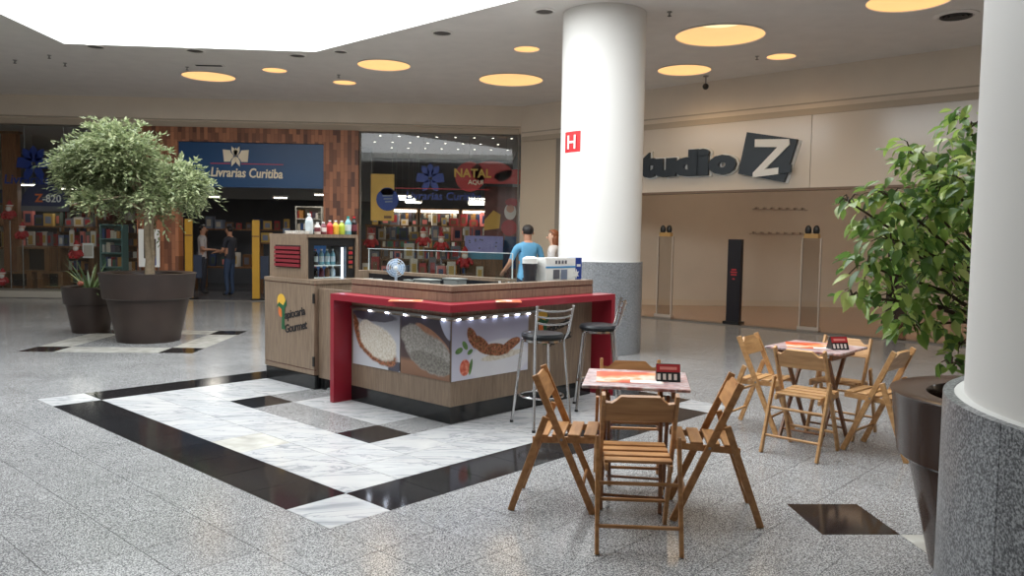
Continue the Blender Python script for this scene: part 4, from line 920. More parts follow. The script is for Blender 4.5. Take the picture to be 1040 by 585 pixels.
for px, r, h, b_, l_, c_, lb in ((314, .042, .215, M_CLR, M_CLR, M_CAPW, 'tall clear bottle with white cap on cooler tower'), (322.5, .033, .125, M_JW, M_PUR, M_CAPW, 'short plum-labelled bottle left of its twin on cooler'), (328.5, .033, .13, M_PUR, M_JW, M_CAPW, 'short plum bottle beside the red juice bottle'),
       (335, .034, .15, M_JR, M_CAPR, M_CAPW, 'red juice bottle on cooler tower'), (340.8, .034, .15, M_JY, M_JY, M_CAPW, 'yellow juice bottle on cooler tower'), (347, .034, .15, M_JG, M_JG, M_CAPW, 'lime green juice bottle on cooler tower'), (353.5, .036, .20, M_TEAL, M_CLR, M_CAPT, 'water bottle with teal cap on cooler tower'), (359.5, .034, .20, M_COLA, M_PUR, M_CAPR, 'dark cola bottle at right end of cooler tower')):
    d = ray(px, 242); k = 7.20 / ((d.y - d.x) / S2)
    bottle('drink_bottle', lb, (d.x * k, d.y * k, TT), r, h, b_, l_, c_, 'bottles on top of the cooler')
for i in range(5):
    p = W(7.15 + .09 * i, 4.655)
    t = thing('small_cup', 'tiny white cup on the cooler edge, %s from the tall clear bottle' % ('nearest', 'second', 'third', 'fourth', 'farthest')[i], 'cup', (p.x, p.y, TT), 0, 'white cups on the cooler')
    MB().lathe([(.022, 0), (.03, .03), (.028, .03), (.02, .004)], 12).build('cup', M_WHITE, t, smooth=True); MB().lathe([(.032, .026), (.032, .031), (.028, .031)], 12, close=False).build('lip', M_WHITE, t)
cols = [(M_JR, 'red'), (M_COLA, 'dark'), (M_TEAL, 'pale blue'), (M_TEAL, 'pale blue'), (M_TEAL, 'pale blue'), (M_EMG, 'green'), (M_COLA, 'dark'), (M_PUR, 'plum'), (M_DISPW, 'brown'), (M_CLR, 'clear')]
for i, (m_, cn) in enumerate(cols):
    r_ = i // 5; p = W(7.22, 4.735 + (i % 5) * .072)
    bottle('chilled_bottle', '%s bottle in the fridge, %s from left on the %s shelf' % (cn, ORD[i % 5], 'upper' if r_ == 0 else 'lower'), (p.x, p.y, 1.2535 if r_ == 0 else TZ0 + .0085), .028, .17 if r_ == 0 else .115, m_, M_CLR if r_ == 0 else m_, M_CAPR if cn in ('red', 'dark') else M_CAPW, 'bottles inside the fridge')

# back counter with glass screens
bk = kroot('back_counter', 'wood laminate back counter of the kiosk with black worktop', 'counter', 5.6, 6.2)
def bb(b0, b1, a0, a1, z0, z1): return MB().box(b0 - 6.2, b1 - 6.2, a0 - 5.6, a1 - 5.6, z0, z1)
bb(5.88, 5.97, 5.40, 7.79, .0, 1.16).build('back_board', M_LAM, bk); bb(5.52, 5.879, 5.40, 7.69, 0, .93).build('base_units', M_LAM, bk)
bb(5.50, 5.879, 5.40, 7.69, .93, .965).build('worktop', M_COUNT, bk); bb(5.27, 5.879, 7.70, 7.79, 0, 1.16).build('end_board', M_LAM, bk); bb(5.868, 5.879, 5.41, 7.69, .9655, 1.125).build('splash_panel', M_COUNT, bk)
gs = kroot('glass_screen', 'low clear glass screen with thin top rail on kiosk back counter', 'glass screen', 6.4, 5.925)
for a0, a1 in ((5.42, 6.16), (6.18, 6.96), (6.98, 7.76)): MB().box(-.004, .004, a0 - 6.4, a1 - 6.4, 1.1605, 1.415).build('pane', M_GLASS2, gs)
MB().box(-.008, .008, 5.42 - 6.4, 7.78 - 6.4, 1.415, 1.421).build('top_rail', mat('pale_rail', (196, 206, 206), .3), gs)
for y in (5.415, 7.765): MB().box(-.005, .005, y - 6.4 - .005, y - 6.4 + .005, 1.1605, 1.415).build('clamp_post', mat('pale_rail', (196, 206, 206), .3), gs)
# things on the worktops
def onk(px, py, b=None, a=None):
    d = ray(px, py); k = (b / ((d.x + d.y) / S2)) if b else (a / ((d.y - d.x) / S2)); return Vector((d.x * k, d.y * k, CAM_H + d.z * k))
p = onk(402, 290, b=5.62); fz = .9655
fan = thing('desk_fan', 'small white desk fan on the kiosk worktop', 'fan', (p.x, p.y, fz), math.radians(4))
M_FAN = mat('fan_white', (214, 224, 236), .35); M_FANB = mat('fan_blade', (150, 178, 206), .3)
hz = onk(402.5, 272, b=5.62).z - fz
MB().lathe([(.085, 0), (.085, .015), (.06, .03), (.02, .04)], 20).build('base', M_FAN, fan, smooth=True)
MB().tube([(0, 0, .035), (0, 0, hz - .05)], .014, 10).build('stem', M_FAN, fan); MB().tube([(0, .06, hz), (0, -.02, hz)], .035, 14).build('motor', M_FAN, fan, smooth=True)
cage = MB(); 
for r_, y_ in ((.098, -.03), (.098, -.045), (.075, -.062), (.05, -.07), (.03, -.072)): cage.tube([(r_ * math.cos(2 * PI * k / 24), y_, hz + r_ * math.sin(2 * PI * k / 24)) for k in range(25)], .0035, 5)
for k in range(16):
    a = 2 * PI * k / 16; cage.tube([(.098 * math.cos(a), -.045, hz + .098 * math.sin(a)), (.06 * math.cos(a), -.068, hz + .06 * math.sin(a)), (.02 * math.cos(a), -.073, hz + .02 * math.sin(a))], .002, 4)
cage.build('guard', M_FAN, fan); MB().ell((0, -.074, hz), (.022, .006, .022)).build('badge', M_WHITE, fan, smooth=True)
for k in range(3):
    a = 2 * PI * k / 3; c, s = math.cos(a), math.sin(a)
    MB().add([(x * c - z * s, y, hz + x * s + z * c) for x, y, z in ((.010, -.045, -.02), (.085, -.05, -.075), (.09, -.035, .05), (.010, -.035, .02))], [(0, 1, 2, 3)]).build('blade', M_FANB, fan)
for px, lb, r_ in ((374, 'white bowl left of its pair behind the counter rim', .05), (382, 'white bowl right of its pair behind the counter rim', .06)):
    p = onk(px, 287, b=4.95); t = thing('white_bowl', lb, 'bowl', (p.x, p.y, fz), 0, 'bowls on the kiosk worktop')
    MB().lathe([(r_ * .5, 0), (r_, .17), (r_ * .95, .17), (r_ * .45, .01)], 16).build('bowl', M_WHITE, t, smooth=True); MB().lathe([(r_ * 1.02, .165), (r_ * 1.02, .175), (r_ * .95, .175)], 16, close=False).build('rim', M_WHITE, t)
for px, w_, h_, lb in ((434, .26, .14, 'wide steel food pan on back worktop'), (462, .22, .17, 'grey steel tray left of the blender'), (415, .10, .12, 'small steel tub beside the desk fan')):
    p = onk(px, 290, b=5.68); t = thing('food_pan', lb, 'food pan', (p.x, p.y, fz), K45, 'steel pans on kiosk worktop')
    MB().box(-w_ * .3, w_ * .3, -w_ / 2, w_ / 2, 0, h_).build('pan', mat('pan_grey', (122, 126, 124), .4), t, bevel=.01); MB().box(-w_ * .32, w_ * .32, -w_ * .52, w_ * .52, h_, h_ + .012).build('lid', mat('pan_lid', (150, 154, 150), .35), t)
p = onk(515, 291, a=5.12); t = thing('sauce_caddy', 'dark rack of small sauce bottles on the kiosk corner', 'caddy', (p.x, p.y, fz), K45)
MB().box(-.09, .09, -.07, .07, 0, .02).build('tray', M_BLKP, t)
for i in range(6):
    x, y = -.06 + .06 * (i % 3), -.035 + .07 * (i // 3); MB().lathe([(.022, .02), (.022, .13), (.012, .16), (.01, .19)], 10, (x, y, 0)).build('sauce_bottle', (M_STEEL, M_BLKP, M_CLR)[i % 3], t, smooth=True)
for x in (-.09, .09): MB().box(x - .004, x + .004, -.07, .07, .02, .30).build('glass_side', M_GLASS2, t)
p = onk(507.5, 291, a=5.0); t = thing('water_bottle', 'small clear water bottle standing left of the sauce rack', 'bottle', (p.x, p.y, fz)); MB().lathe([(.025, 0), (.025, .15), (.01, .19)], 12).build('body', M_TEAL, t, smooth=True); MB().lathe([(.012, .19), (.012, .21)], 10).build('cap', M_CAPW, t)
p = onk(538, 289, a=5.15); t = thing('juice_blender', 'black countertop blender with white lid beside printed carton', 'blender', (p.x, p.y, fz), K45)
MB().lathe([(.09, 0), (.10, .10), (.075, .19)], 18).build('base', M_BLKP, t, smooth=True); MB().lathe([(.06, .19), (.075, .36), (.08, .36), (.055, .2)], 18, close=False).build('jug', mat('smoke_jug', (60, 60, 66), .2), t, smooth=True); MB().lathe([(.078, .36), (.078, .41), (.04, .43)], 18).build('lid', M_WHITE, t, smooth=True); MB().lathe([(.03, .05), (.03, .052)], 12, (0, 0, 0)).build('dial', M_STEEL, t)
# printed appliance carton
p0 = onk(554, 290, a=5.02); p1 = onk(590, 290, a=5.02); wb = (p1 - p0).length
t = thing('appliance_carton', 'printed white and blue appliance carton on the kiosk counter', 'box', (((p0 + p1) / 2).x, ((p0 + p1) / 2).y, fz), K45)
ch = onk(572, 262, a=5.02).z - fz
MB().box(-wb / 2, wb / 2, 0, .18, 0, ch).build('carton', M_WHITE, t); MB().box(wb / 2 - .10, wb / 2 + .002, -.002, .182, 0, ch + .001).build('blue_side', M_BLU, t)
MB().box(-wb / 2, wb / 2 - .10, -.003, 0, ch * .76, ch * .80).build('blue_band', mat('cyan_band', (60, 140, 196), .4), t)
for x, z, w_, h_, m_ in ((-.12, .50, .10, .22, M_T[6]), (.0, .48, .10, .24, M_T[8]), (-.02, .2, .1, .22, M_T[2]), (-.14, .2, .12, .22, M_T[4])): MB().box(x - w_ / 2, x + w_ / 2, -.004, 0, z * ch, z * ch + h_ * ch).build('printed_picture', m_, t)
for x in (-.14, -.09, -.04, .01): MB().box(x, x + .03, -.004, 0, ch * .86, ch * .94).build('printed_mark', M_T[6], t)
st = [(.055 * math.cos(PI * k / 6) * (1 if k % 2 else .45), .055 * math.sin(PI * k / 6) * (1 if k % 2 else .45)) for k in range(12)]
MB().prism([(wb / 2 - .09 + x, ch * .60 + y) for x, y in st], -.003, -.005, lambda x, y, q_: (x, q_, y)).build('white_star', M_WHITE, t); MB().box(wb / 2 - .08, wb / 2 - .02, -.004, -.002, ch * .78, ch * .84).build('white_mark', M_WHITE, t)
# placemats
def mat_food(name):
    m, n, L, b = nodes_of(name); b.inputs['Roughness'].default_value = .45
    tc = n.new('ShaderNodeTexCoord'); oi = n.new('ShaderNodeObjectInfo'); ad = n.new('ShaderNodeVectorMath'); ad.operation = 'ADD'; L.new(tc.outputs['Object'], ad.inputs[0]); L.new(oi.outputs['Random'], ad.inputs[1])
    nz = n.new('ShaderNodeTexNoise'); nz.inputs['Scale'].default_value = 5; nz.inputs['Detail'].default_value = 3; L.new(ad.outputs[0], nz.inputs['Vector'])
    r = ramp(n, [(.28, (170, 44, 24)), (.42, (204, 84, 40)), (.52, (214, 140, 90)), (.6, (214, 200, 186)), (.75, (206, 96, 48))]); L.new(nz.outputs['Fac'], r.inputs[0]); L.new(r.outputs[0], b.inputs['Base Color']); return m
M_PM = mat_food('placemat_orange')
for px, py, lb in ((409, 305.5, 'orange printed placemat on red shelf left of the corner'), (536, 307.5, 'orange printed placemat on red shelf above chrome stool')):
    d = ray(px, py); k = (1.029 - CAM_H) / d.z; p = Vector((d.x * k, d.y * k, 1.0286))
    if px < 450: p = Vector((*W((p.y - p.x) / S2, CB - .185)[:2], 1.0286)); rz = K45 * 2
    else: p = Vector((*W(CA - .185, (p.x + p.y) / S2)[:2], 1.0286)); rz = 0
    t = thing('paper_placemat', lb, 'placemat', p, rz)
    MB().box(-.11, .11, -.14, .14, 0, .001).build('sheet', M_PM, t); MB().box(-.02, .03, -.06, .06, .001, .0014).build('printed_strip', M_JW, t)

# ------------------------------------------------------------------ bar stools
M_SEAT = mat('black_vinyl', (28, 32, 36), .35)
def stool(lb, loc, rz):
    t = thing('bar_stool', lb, 'stool', loc, rz, 'chrome bar stools')
    MB().lathe([(.15, .735), (.175, .745), (.18, .765), (.17, .785), (.10, .795)], 28).build('seat', M_SEAT, t, smooth=True)
    MB().lathe([(.165, .715), (.165, .735), (.02, .735)], 28, close=False).build('seat_ring', M_CHROME, t, smooth=True)
    for sx in (-1, 1):
        MB().tube([(-.17 - .04, sx * .17, 0), (-.13, sx * .135, .74), (-.17, sx * .15, .80), (-.225, sx * .165, 1.03)], .0125, 9).build('back_leg', M_CHROME, t, smooth=True)
        MB().tube([(.20, sx * .18, 0), (.13, sx * .12, .73)], .0125, 9).build('front_leg', M_CHROME, t, smooth=True)
        for x in (-.21, .20): MB().lathe([(.016, 0.0), (.016, .02)], 8, (x, sx * (.17 if x < 0 else .18), 0)).build('foot_cap', M_BLKP, t)
    for z in (1.00, .945, .89):
        x = -.17 - (z - .80) / .23 * .055; y = .15 + (z - .80) / .23 * .015
        MB().tube([(x, -y, z), (x - .03, -y * .5, z - .012), (x - .035, 0, z - .015), (x - .03, y * .5, z - .012), (x, y, z)], .008, 8).build('back_rail', M_CHROME, t, smooth=True)
    rg = [(.185 * math.cos(2 * PI * k / 24), .185 * math.sin(2 * PI * k / 24), .26) for k in range(25)]
    MB().tube(rg, .009, 8).build('footrest_ring', M_CHROME, t, smooth=True)
    return t
p = W(4.27, 5.06); stool('chrome bar stool with black seat before the white food print', p, math.radians(112))
p = W(4.36, 5.97); stool('chrome bar stool with black seat beside the red end leg', p, math.radians(176))

# ------------------------------------------------------------------ folding chairs
def make_chair(lb, m):
    t = thing('folding_chair', lb, 'chair', (0, 0, 0), 0, 'wooden folding chairs')
    W2 = .186
    for sy in (-1, 1):
        MB().beam((.235, sy * W2, 0), (-.115, sy * W2, .79), .020, .040, (0, 1, 0)).build('back_stile', m, t, bevel=.003)
        MB().beam((-.24, sy * (W2 + .024), 0), (-.045, sy * (W2 + .024), .555), .020, .038, (0, 1, 0)).build('rear_leg', m, t, bevel=.003)
        MB().beam((-.125, sy * (W2 - .022), .41), (.245, sy * (W2 - .022), .425), .018, .036, (0, 1, 0)).build('seat_rail', m, t, bevel=.002)
    # back rail with scooped ends, lying in the plane of the stiles
    ax = Vector((-.35, 0, .79)).normalized(); nrm = Vector((ax.z, 0, -ax.x))
    def bf(y, s, q): 
        c = Vector((.235, 0, 0)) + ax * s + nrm * q; return (c.x, y, c.z)
    L_ = .86; yy = W2 - .012
    prof = [(-yy, .70), (yy, .70), (yy, L_ - .045), (yy - .03, L_ - .05), (yy - .055, L_ - .03), (yy - .075, L_ - .008), (-yy + .075, L_ - .008), (-yy + .055, L_ - .03), (-yy + .03, L_ - .05), (-yy, L_ - .045)]
    MB().prism(prof, -.010, .010, bf).build('back_rail', m, t)
    for k in range(4):
        x = -.105 + k * .092
        MB().box(x, x + .070, -W2 + .012, W2 - .012, .4295 + k * .004, .4445 + k * .004).build('seat_slat', m, t, bevel=.003)
    for (x, z), nm in (((.235 - .35 * .15 / .79 * 1.0, .15), 'front_rung'), ((-.24 + .195 * .13 / .555, .13), 'rear_rung'), ((-.24 + .195 * .33 / .555, .33), 'rear_rung')):
        yr = W2 + .016 if nm == 'rear_rung' else W2 - .008
        MB().tube([(x, -yr, z), (x, yr, z)], .010, 10).build(nm, m, t, smooth=True)
    for sy in (-1, 1): MB().tube([(.045, sy * (W2 + .013), .425), (.045, sy * (W2 - .03), .425)], .008, 8).build('pivot_bolt', M_STEEL, t)
    return t
c0 = make_chair('wooden folding chair nearest the camera, back turned, at table by kiosk', M_CHAIR)
c0.location = (.853, 4.075, 0); c0.rotation_euler = (0, 0, math.radians(84))
dup(c0, 'wooden folding chair left of the table, between stool and nearest chair', (.494, 4.665, 0), math.radians(-12))
dup(c0, 'wooden folding chair right of the near table, angled toward the kiosk', (1.385, 4.475, 0), math.radians(169.5))
dup(c0, 'wooden folding chair on the kiosk side of the near table', (1.00, 5.02, 0), math.radians(263))
c1 = make_chair('pale wooden folding chair with back turned at the far table', M_CHAIR2)
c1.location = W(2.36, 5.845); c1.rotation_euler = (0, 0, K45)
dup(c1, 'pale wooden folding chair left of the far table', W(2.93, 6.31), math.radians(-45 + 4))
dup(c1, 'pale wooden folding chair right of the far table beside the planter', W(1.915, 6.31), math.radians(135 - 4))
dup(c1, 'pale wooden folding chair behind the far table, facing the camera', W(2.385, 6.68), math.radians(225))

# ------------------------------------------------------------------ folding tables
def mat_table():
    m, n, L, b = nodes_of('table_print'); b.inputs['Roughness'].default_value = .3
    tc = n.new('ShaderNodeTexCoord'); mp = n.new('ShaderNodeMapping'); mp.inputs['Scale'].default_value = (3.0, 11.0, 1); L.new(tc.outputs['Object'], mp.inputs[0])
    nz = n.new('ShaderNodeTexNoise'); nz.inputs['Scale'].default_value = 2.6; nz.inputs['Detail'].default_value = 4; L.new(mp.outputs[0], nz.inputs['Vector'])
    r = ramp(n, [(.3, (110, 60, 62)), (.42, (176, 124, 120)), (.50, (204, 196, 196)), (.58, (130, 104, 108)), (.64, (196, 150, 140)), (.75, (208, 202, 202))]); L.new(nz.outputs['Fac'], r.inputs[0]); L.new(r.outputs[0], b.inputs['Base Color']); return m
M_TT = mat_table()
def table(lb, loc, rz, sz, rz_m, lbm, lbc):
    t = thing('folding_table', lb, 'table', loc, rz, 'wooden folding tables')
    h = sz / 2
    MB().box(-h, h, -h, h, .722, .74).build('table_top', M_TT, t, bevel=.003)
    for sx in (-1, 1): MB().box(sx * (h - .09) - .012, sx * (h - .09) + .012, -h + .06, h - .06, .672, .722).build('apron', M_TLEG, t)
    for sx in (-1, 1):
        for sy in (-1, 1): MB().beam((sx * (h - .12) , sy * .24, 0), (sx * (h - .12) , -sy * .22, .675), .022, .038, (1, 0, 0)).build('leg', M_TLEG, t, bevel=.003) if sx == sy else MB().beam((sx * (h - .15), sy * .24, 0), (sx * (h - .15), -sy * .22, .675), .022, .038, (1, 0, 0)).build('leg', M_TLEG, t, bevel=.003)
    for sy in (-1, 1): MB().tube([(-h + .13, sy * .19, .075), (h - .13, sy * .19, .075)], .009, 8).build('stretcher', M_TLEG, t)
    R = Matrix.Rotation(rz, 3, 'Z')
    p = Vector(loc) + R @ Vector((-.02, .02, 0)); q = thing('paper_placemat', lbm, 'placemat', (p.x, p.y, .7405), rz + rz_m)
    MB().box(-.22, .17, -.19, .19, 0, .0012).build('sheet', M_PM, q); MB().box(-.02, .16, -.18, -.09, .0012, .0016).build('white_patch', M_WHITE, q)
    p = Vector(loc) + R @ Vector((h - .12, -.03, 0))
    c = thing('menu_card', lbc, 'menu card', (p.x, p.y, .7405), 0)
    cz = .10
    MB().prism([(-.05, 0), (.05, 0), (.006, cz), (-.006, cz)], -.07, .07, lambda x, y, q_: (q_, x, y)).build('tent', M_BLKP, c)
    MB().add([(x, -.05 * (1 - f) - .006 * f - .0015, f * cz) for f in (.55, .98) for x in (-.07, .07)], [(0, 1, 3, 2)]).build('red_top', mat('card_red', (170, 34, 38), .5), c)
    for k in range(4):
        MB().add([(-.055 + .032 * k + x, -.05 * (1 - f) - .006 * f - .002, f * cz) for f in (.12, .45) for x in (-.009, .009)], [(0, 1, 3, 2)]).build('white_figure', M_JW, c)
    MB().add([(x, -.05 * (1 - f) - .006 * f - .0022, f * cz) for f in (.68, .84) for x in (-.05, .05)], [(0, 1, 3, 2)]).build('cream_mark', mat('card_pink', (214, 130, 120), .5), c)
    c.rotation_euler = (0, 0, math.radians(-8 if loc[1] < 5 else 8))
    return t
table('wooden folding table with printed top beside the kiosk', (.97, 4.71, 0), math.radians(-12), .61, .05, 'orange printed placemat on the near folding table', 'red and black menu card standing on the near table')
tl = W(2.48, 6.36); table('wooden folding table with printed top near the planter', tl, math.radians(-45), .60, .45, 'orange printed placemat on the far folding table', 'red and black menu card standing on the far table')
p = tl + Vector((.02, -.08, 0)); t = thing('paper_napkin', 'crumpled white paper napkin on the far table', 'napkin', (p.x + .06, p.y - .02, .7405), .5); MB().box(-.06, .06, -.05, .05, 0, .002).build('sheet', M_WHITE, t); MB().box(-.03, .05, -.02, .04, .002, .006).build('fold', M_WHITE, t)

# ------------------------------------------------------------------ planters and trees
def pot(name, lb, loc, R, h, m, seg=48):
    t = thing(name, lb, 'planter', loc)
    b = .64 * R; 
    MB().lathe([(b, 0), (R * .845, h * .64), (R * .845, h * .66)], seg).build('body', m, t, smooth=True)
    MB().lathe([(R * .84, h * .645), (R * .90, h * .63), (R * .925, h * .645), (R * .985, h * .985), (R, h), (R * .97, h * 1.008), (R * .72, h * .995), (R * .70, h * .97), (R * .69, h * .80)], seg, close=False).build('rim_band', m, t, smooth=True)
    MB().lathe([(R * .69, h * .86), (.01, h * .88)], seg, close=False).build('soil', M_SOIL, t)
    return t
pot('large_planter', 'large dark brown round planter holding the left tree', (-4.76, 11.74, 0), .66, .985, M_POT)
pot('small_planter', 'smaller dark brown planter with spiky plant, behind the large one', (-6.02, 12.66, 0), .41, .71, M_POT)
pot('glossy_planter', 'glossy dark brown planter beside the right column', (2.60, 3.60, 0), .585, .86, M_POTG, 64)
def leafmat(name, cols, trans=.25):
    m, n, L, b = nodes_of(name); out = n['Material Output']
    g = n.new('ShaderNodeNewGeometry'); wn = n.new('ShaderNodeTexWhiteNoise'); wn.noise_dimensions = '1D'; L.new(g.outputs['Random Per Island'], wn.inputs['W'])
    oi = n.new('ShaderNodeObjectInfo'); ad = n.new('ShaderNodeMath'); ad.operation = 'ADD'; L.new(wn.outputs['Value'], ad.inputs[0]); L.new(oi.outputs['Random'], ad.inputs[1])
    fr_ = n.new('ShaderNodeMath'); fr_.operation = 'FRACT'; L.new(ad.outputs[0], fr_.inputs[0])
    r = ramp(n, cols); L.new(fr_.outputs[0], r.inputs[0]); L.new(r.outputs[0], b.inputs['Base Color']); b.inputs['Roughness'].default_value = .38
    tr = n.new('ShaderNodeBsdfTranslucent'); L.new(r.outputs[0], tr.inputs[0]); mx = n.new('ShaderNodeMixShader'); mx.inputs[0].default_value = trans
    L.new(b.outputs[0], mx.inputs[1]); L.new(tr.outputs[0], mx.inputs[2]); L.new(mx.outputs[0], out.inputs['Surface']); return m
M_LEAFS = leafmat('fig_leaf_grey', [(0, (98, 112, 76)), (.4, (136, 148, 106)), (.75, (180, 186, 144)), (1, (118, 130, 92))], .4)
M_LEAFB = leafmat('fig_leaf_green', [(0, (78, 110, 58)), (.35, (116, 150, 74)), (.7, (168, 192, 98)), (.9, (212, 222, 138)), (1, (98, 130, 72))], .4)
def small_leaf(mb, p, d, up, L_, w):
    d = d.normalized(); s = d.cross(up); s = s.normalized() if s.length > 1e-3 else Vector((1, 0, 0)); u = s.cross(d)
    mb.add([p, p + d * L_ * .45 + s * w + u * w * .35, p + d * L_, p + d * L_ * .45 - s * w + u * w * .35], [(0, 1, 2), (0, 2, 3)])
tr1 = thing('fig_tree', 'leafy fig tree with broad pale green crown in left planter', 'tree', (-4.76, 11.74, .87))
T0 = Vector(tr1.location); crown = MB(); wood_ = MB()
blobs = [(98, 152, 30, 20), (74, 160, 20, 12), (125, 152, 28, 22), (108, 178, 30, 18), (86, 186, 22, 14), (138, 182, 28, 20), (165, 182, 24, 20), (190, 182, 22, 20), (206, 190, 12, 14), (176, 202, 24, 14), (130, 202, 24, 12), (152, 208, 18, 10), (108, 135, 20, 8), (62, 172, 12, 10), (92, 204, 16, 8)]
top = Vector((0, 0, 1.05)); wood_.tube([(0, 0, 0), (.02, 0, .3), (-.01, .01, .6), top], [.058, .052, .048, .045], 12)
wood_.tube([(.05, .02, 0), (.06, .03, .4), (.05, .02, .8), (.12, 0, 1.15)], [.035, .032, .03, .025], 10)
for bx, by, rx, rz in blobs:
    dep = 11.74 + random.uniform(-.75, .75); c = P(137 + (bx - 137) * .84, by, dep) - T0; k = dep / FPX; rx *= k * .92; rz *= k; ry = rx * 1.05
    mid = top.lerp(c, .5) + Vector((0, 0, .12)); wood_.tube([top * .9, mid, c], [.028, .016, .007], 7)
    for q in range(5):
        v = Vector((random.gauss(0, 1), random.gauss(0, 1), random.gauss(0, 1))).normalized(); e = c + Vector((v.x * rx, v.y * ry, v.z * rz)) * .85
        wood_.tube([c * .95 + mid * .05, (c + e) / 2 + Vector((0, 0, .05)), e], [.007, .005, .003], 4)
    for q in range(int(560 * rx * rz / .22)):          # leafy twigs that arch outward and droop
        v = Vector((random.gauss(0, 1), random.gauss(0, 1), random.gauss(0, .9))); v = v.normalized() * min(1.25, abs(random.gauss(.55, .33)))
        b0_ = c + Vector((v.x * rx, v.y * ry, v.z * rz)); out = Vector((b0_.x * .8 + v.x, b0_.y * .8 + v.y, .35 + v.z * .5)).normalized()
        out = (out + Vector((random.uniform(-.6, .6), random.uniform(-.6, .6), random.uniform(-.4, .4)))).normalized(); tl_ = random.uniform(.14, .34)
        for w in range(10):
            f = (w + 1) / 10; pp = b0_ + out * tl_ * f + Vector((0, 0, -.16 * f * f))
            dd = out + Vector((random.uniform(-1, 1), random.uniform(-1, 1), random.uniform(-.9, .2)))
            small_leaf(crown, pp, dd, Vector((random.uniform(-.5, .5), random.uniform(-.5, .5), 1)), random.uniform(.06, .10), random.uniform(.013, .022))
wood_.build('trunk', M_BARK, tr1, smooth=True); tag(crown.build('foliage', M_LEAFS, tr1), kind='stuff')
# spiky plant in the small pot
sp_ = thing('spiky_plant', 'small spiky green plant in the smaller brown planter', 'plant', (-6.02, 12.66, .60))
M_SPK2 = leafmat('spiky_leaf', [(0, (70, 90, 58)), (.5, (104, 124, 80)), (1, (140, 150, 104))], .2)
for k in range(34):
    a = random.uniform(0, 2 * PI); e = random.uniform(.25, 1.1); L_ = random.uniform(.5, .8); d = Vector((math.cos(a) * math.cos(e), math.sin(a) * math.cos(e), math.sin(e))); s = Vector((-math.sin(a), math.cos(a), 0)); mb = MB(); pts = []
    for i in range(5):
        f = i / 4; pt = d * L_ * f + Vector((0, 0, -.18 * f * f * math.cos(e))); w = .03 * (1 - f) ** .7 + .001; pts += [pt - s * w, pt + s * w]
    mb.add(pts, [(2 * i, 2 * i + 1, 2 * i + 3, 2 * i + 2) for i in range(4)]).build('blade_leaf', M_SPK2, sp_)
MB().tube([(0, 0, -.02), (0, 0, .10)], [.05, .03], 10).build('stem', M_BARK, sp_)
for sx in (-1, 1): MB().ell((.22 * sx + .12, -.1, .16), (.05, .04, .04)).build('red_bloom', mat('dull_bloom', (150, 84, 66), .6), sp_, smooth=True)
# right tree: big leaves, the nearest ones as single objects
tr2 = thing('broadleaf_tree', 'bushy green tree with big glossy leaves in planter by column', 'tree', (2.60, 3.60, .75))
T0 = Vector(tr2.location); wood_ = MB(); top = Vector((0.0, 0, .35))
wood_.tube([(0, 0, 0), (.01, 0, .2), top, (-.05, 0, .8), (0, 0, 1.3)], [.035, .032, .03, .022, .012], 10)
blobs2 = [(950, 215, 46, 40, 3.5), (955, 165, 42, 30, 3.6), (905, 200, 30, 24, 3.45), (985, 130, 26, 26, 3.7), (925, 155, 26, 16, 3.6), (905, 245, 34, 26, 3.35), (950, 270, 46, 34, 3.4), (880, 270, 26, 22, 3.4), (910, 305, 34, 24, 3.45), (960, 315, 34, 28, 3.4), (862, 205, 9, 8, 3.4), (866, 300, 12, 12, 3.4), (975, 350, 14, 18, 3.35), (966, 372, 7, 12, 3.3), (880, 225, 16, 12, 3.5), (925, 330, 22, 14, 3.5),
          (1030, 180, 60, 60, 3.7), (1040, 280, 60, 50, 3.6), (1090, 220, 55, 60, 3.7), (1010, 240, 40, 40, 4.0), (930, 240, 40, 40, 3.8), (985, 190, 40, 40, 3.3)]
def big_leaf(L_, w, fold, droop):
    vs = []; fs = []
    for i, (f, ww) in enumerate(((0, .05), (.22, .72), (.5, 1.0), (.78, .62), (1, .02))):
        z = -droop * f * f * L_; vs += [(f * L_, ww * w, z + fold * ww * w), (f * L_, 0, z), (f * L_, -ww * w, z + fold * ww * w)]
    for i in range(4):
        o = 3 * i; fs += [(o, o + 1, o + 4, o + 3), (o + 1, o + 2, o + 5, o + 4)]
    return vs, fs
LEAFM = []
for L_, w, fo, dr_ in ((.072, .019, .35, .3), (.064, .017, .5, .15), (.084, .022, .25, .45), (.07, .020, .4, .6)):
    vs, fs = big_leaf(L_, w, fo, dr_); me = bpy.data.meshes.new('leaf'); me.from_pydata(vs, [], fs); me.materials.append(M_LEAFB)
    me.polygons.foreach_set('use_smooth', [True] * len(me.polygons)); LEAFM.append((me, vs, fs))
leaves = []
for bx, by, rx, rz, dep in blobs2:
    c = P(bx, by, dep) - T0; k = dep / FPX; rx *= k; rz *= k; ry = max(rx, .12)
    mid = top.lerp(c, .55) + Vector((0, 0, .06)); wood_.tube([top, mid, c], [.014, .008, .004], 6)
    for q in range(max(10, int(4600 * rx * rz))):
        v = Vector((random.gauss(0, 1), random.gauss(0, 1), random.gauss(0, 1))).normalized(); r_ = random.random() ** .4
        p_ = c + Vector((v.x * rx, v.y * ry, v.z * rz)) * r_
        if q < 6: wood_.tube([c, (c + p_) / 2 + Vector((0, 0, .02)), p_], [.004, .003, .002], 4)
        az = math.atan2(v.y, v.x) + random.uniform(-1, 1); el = random.uniform(-.9, .25); ro_ = random.uniform(-.6, .6)
        R = (Matrix.Rotation(az, 4, 'Z') @ Matrix.Rotation(-el, 4, 'Y') @ Matrix.Rotation(ro_, 4, 'X'))
        leaves.append((p_, R, random.randrange(4), random.uniform(.75, 1.15)))
def leaf_px(l):
    q = proj(T0 + l[0])
    return q[2] if q and -20 < q[0] < 985 and 60 < q[1] < 420 else 99
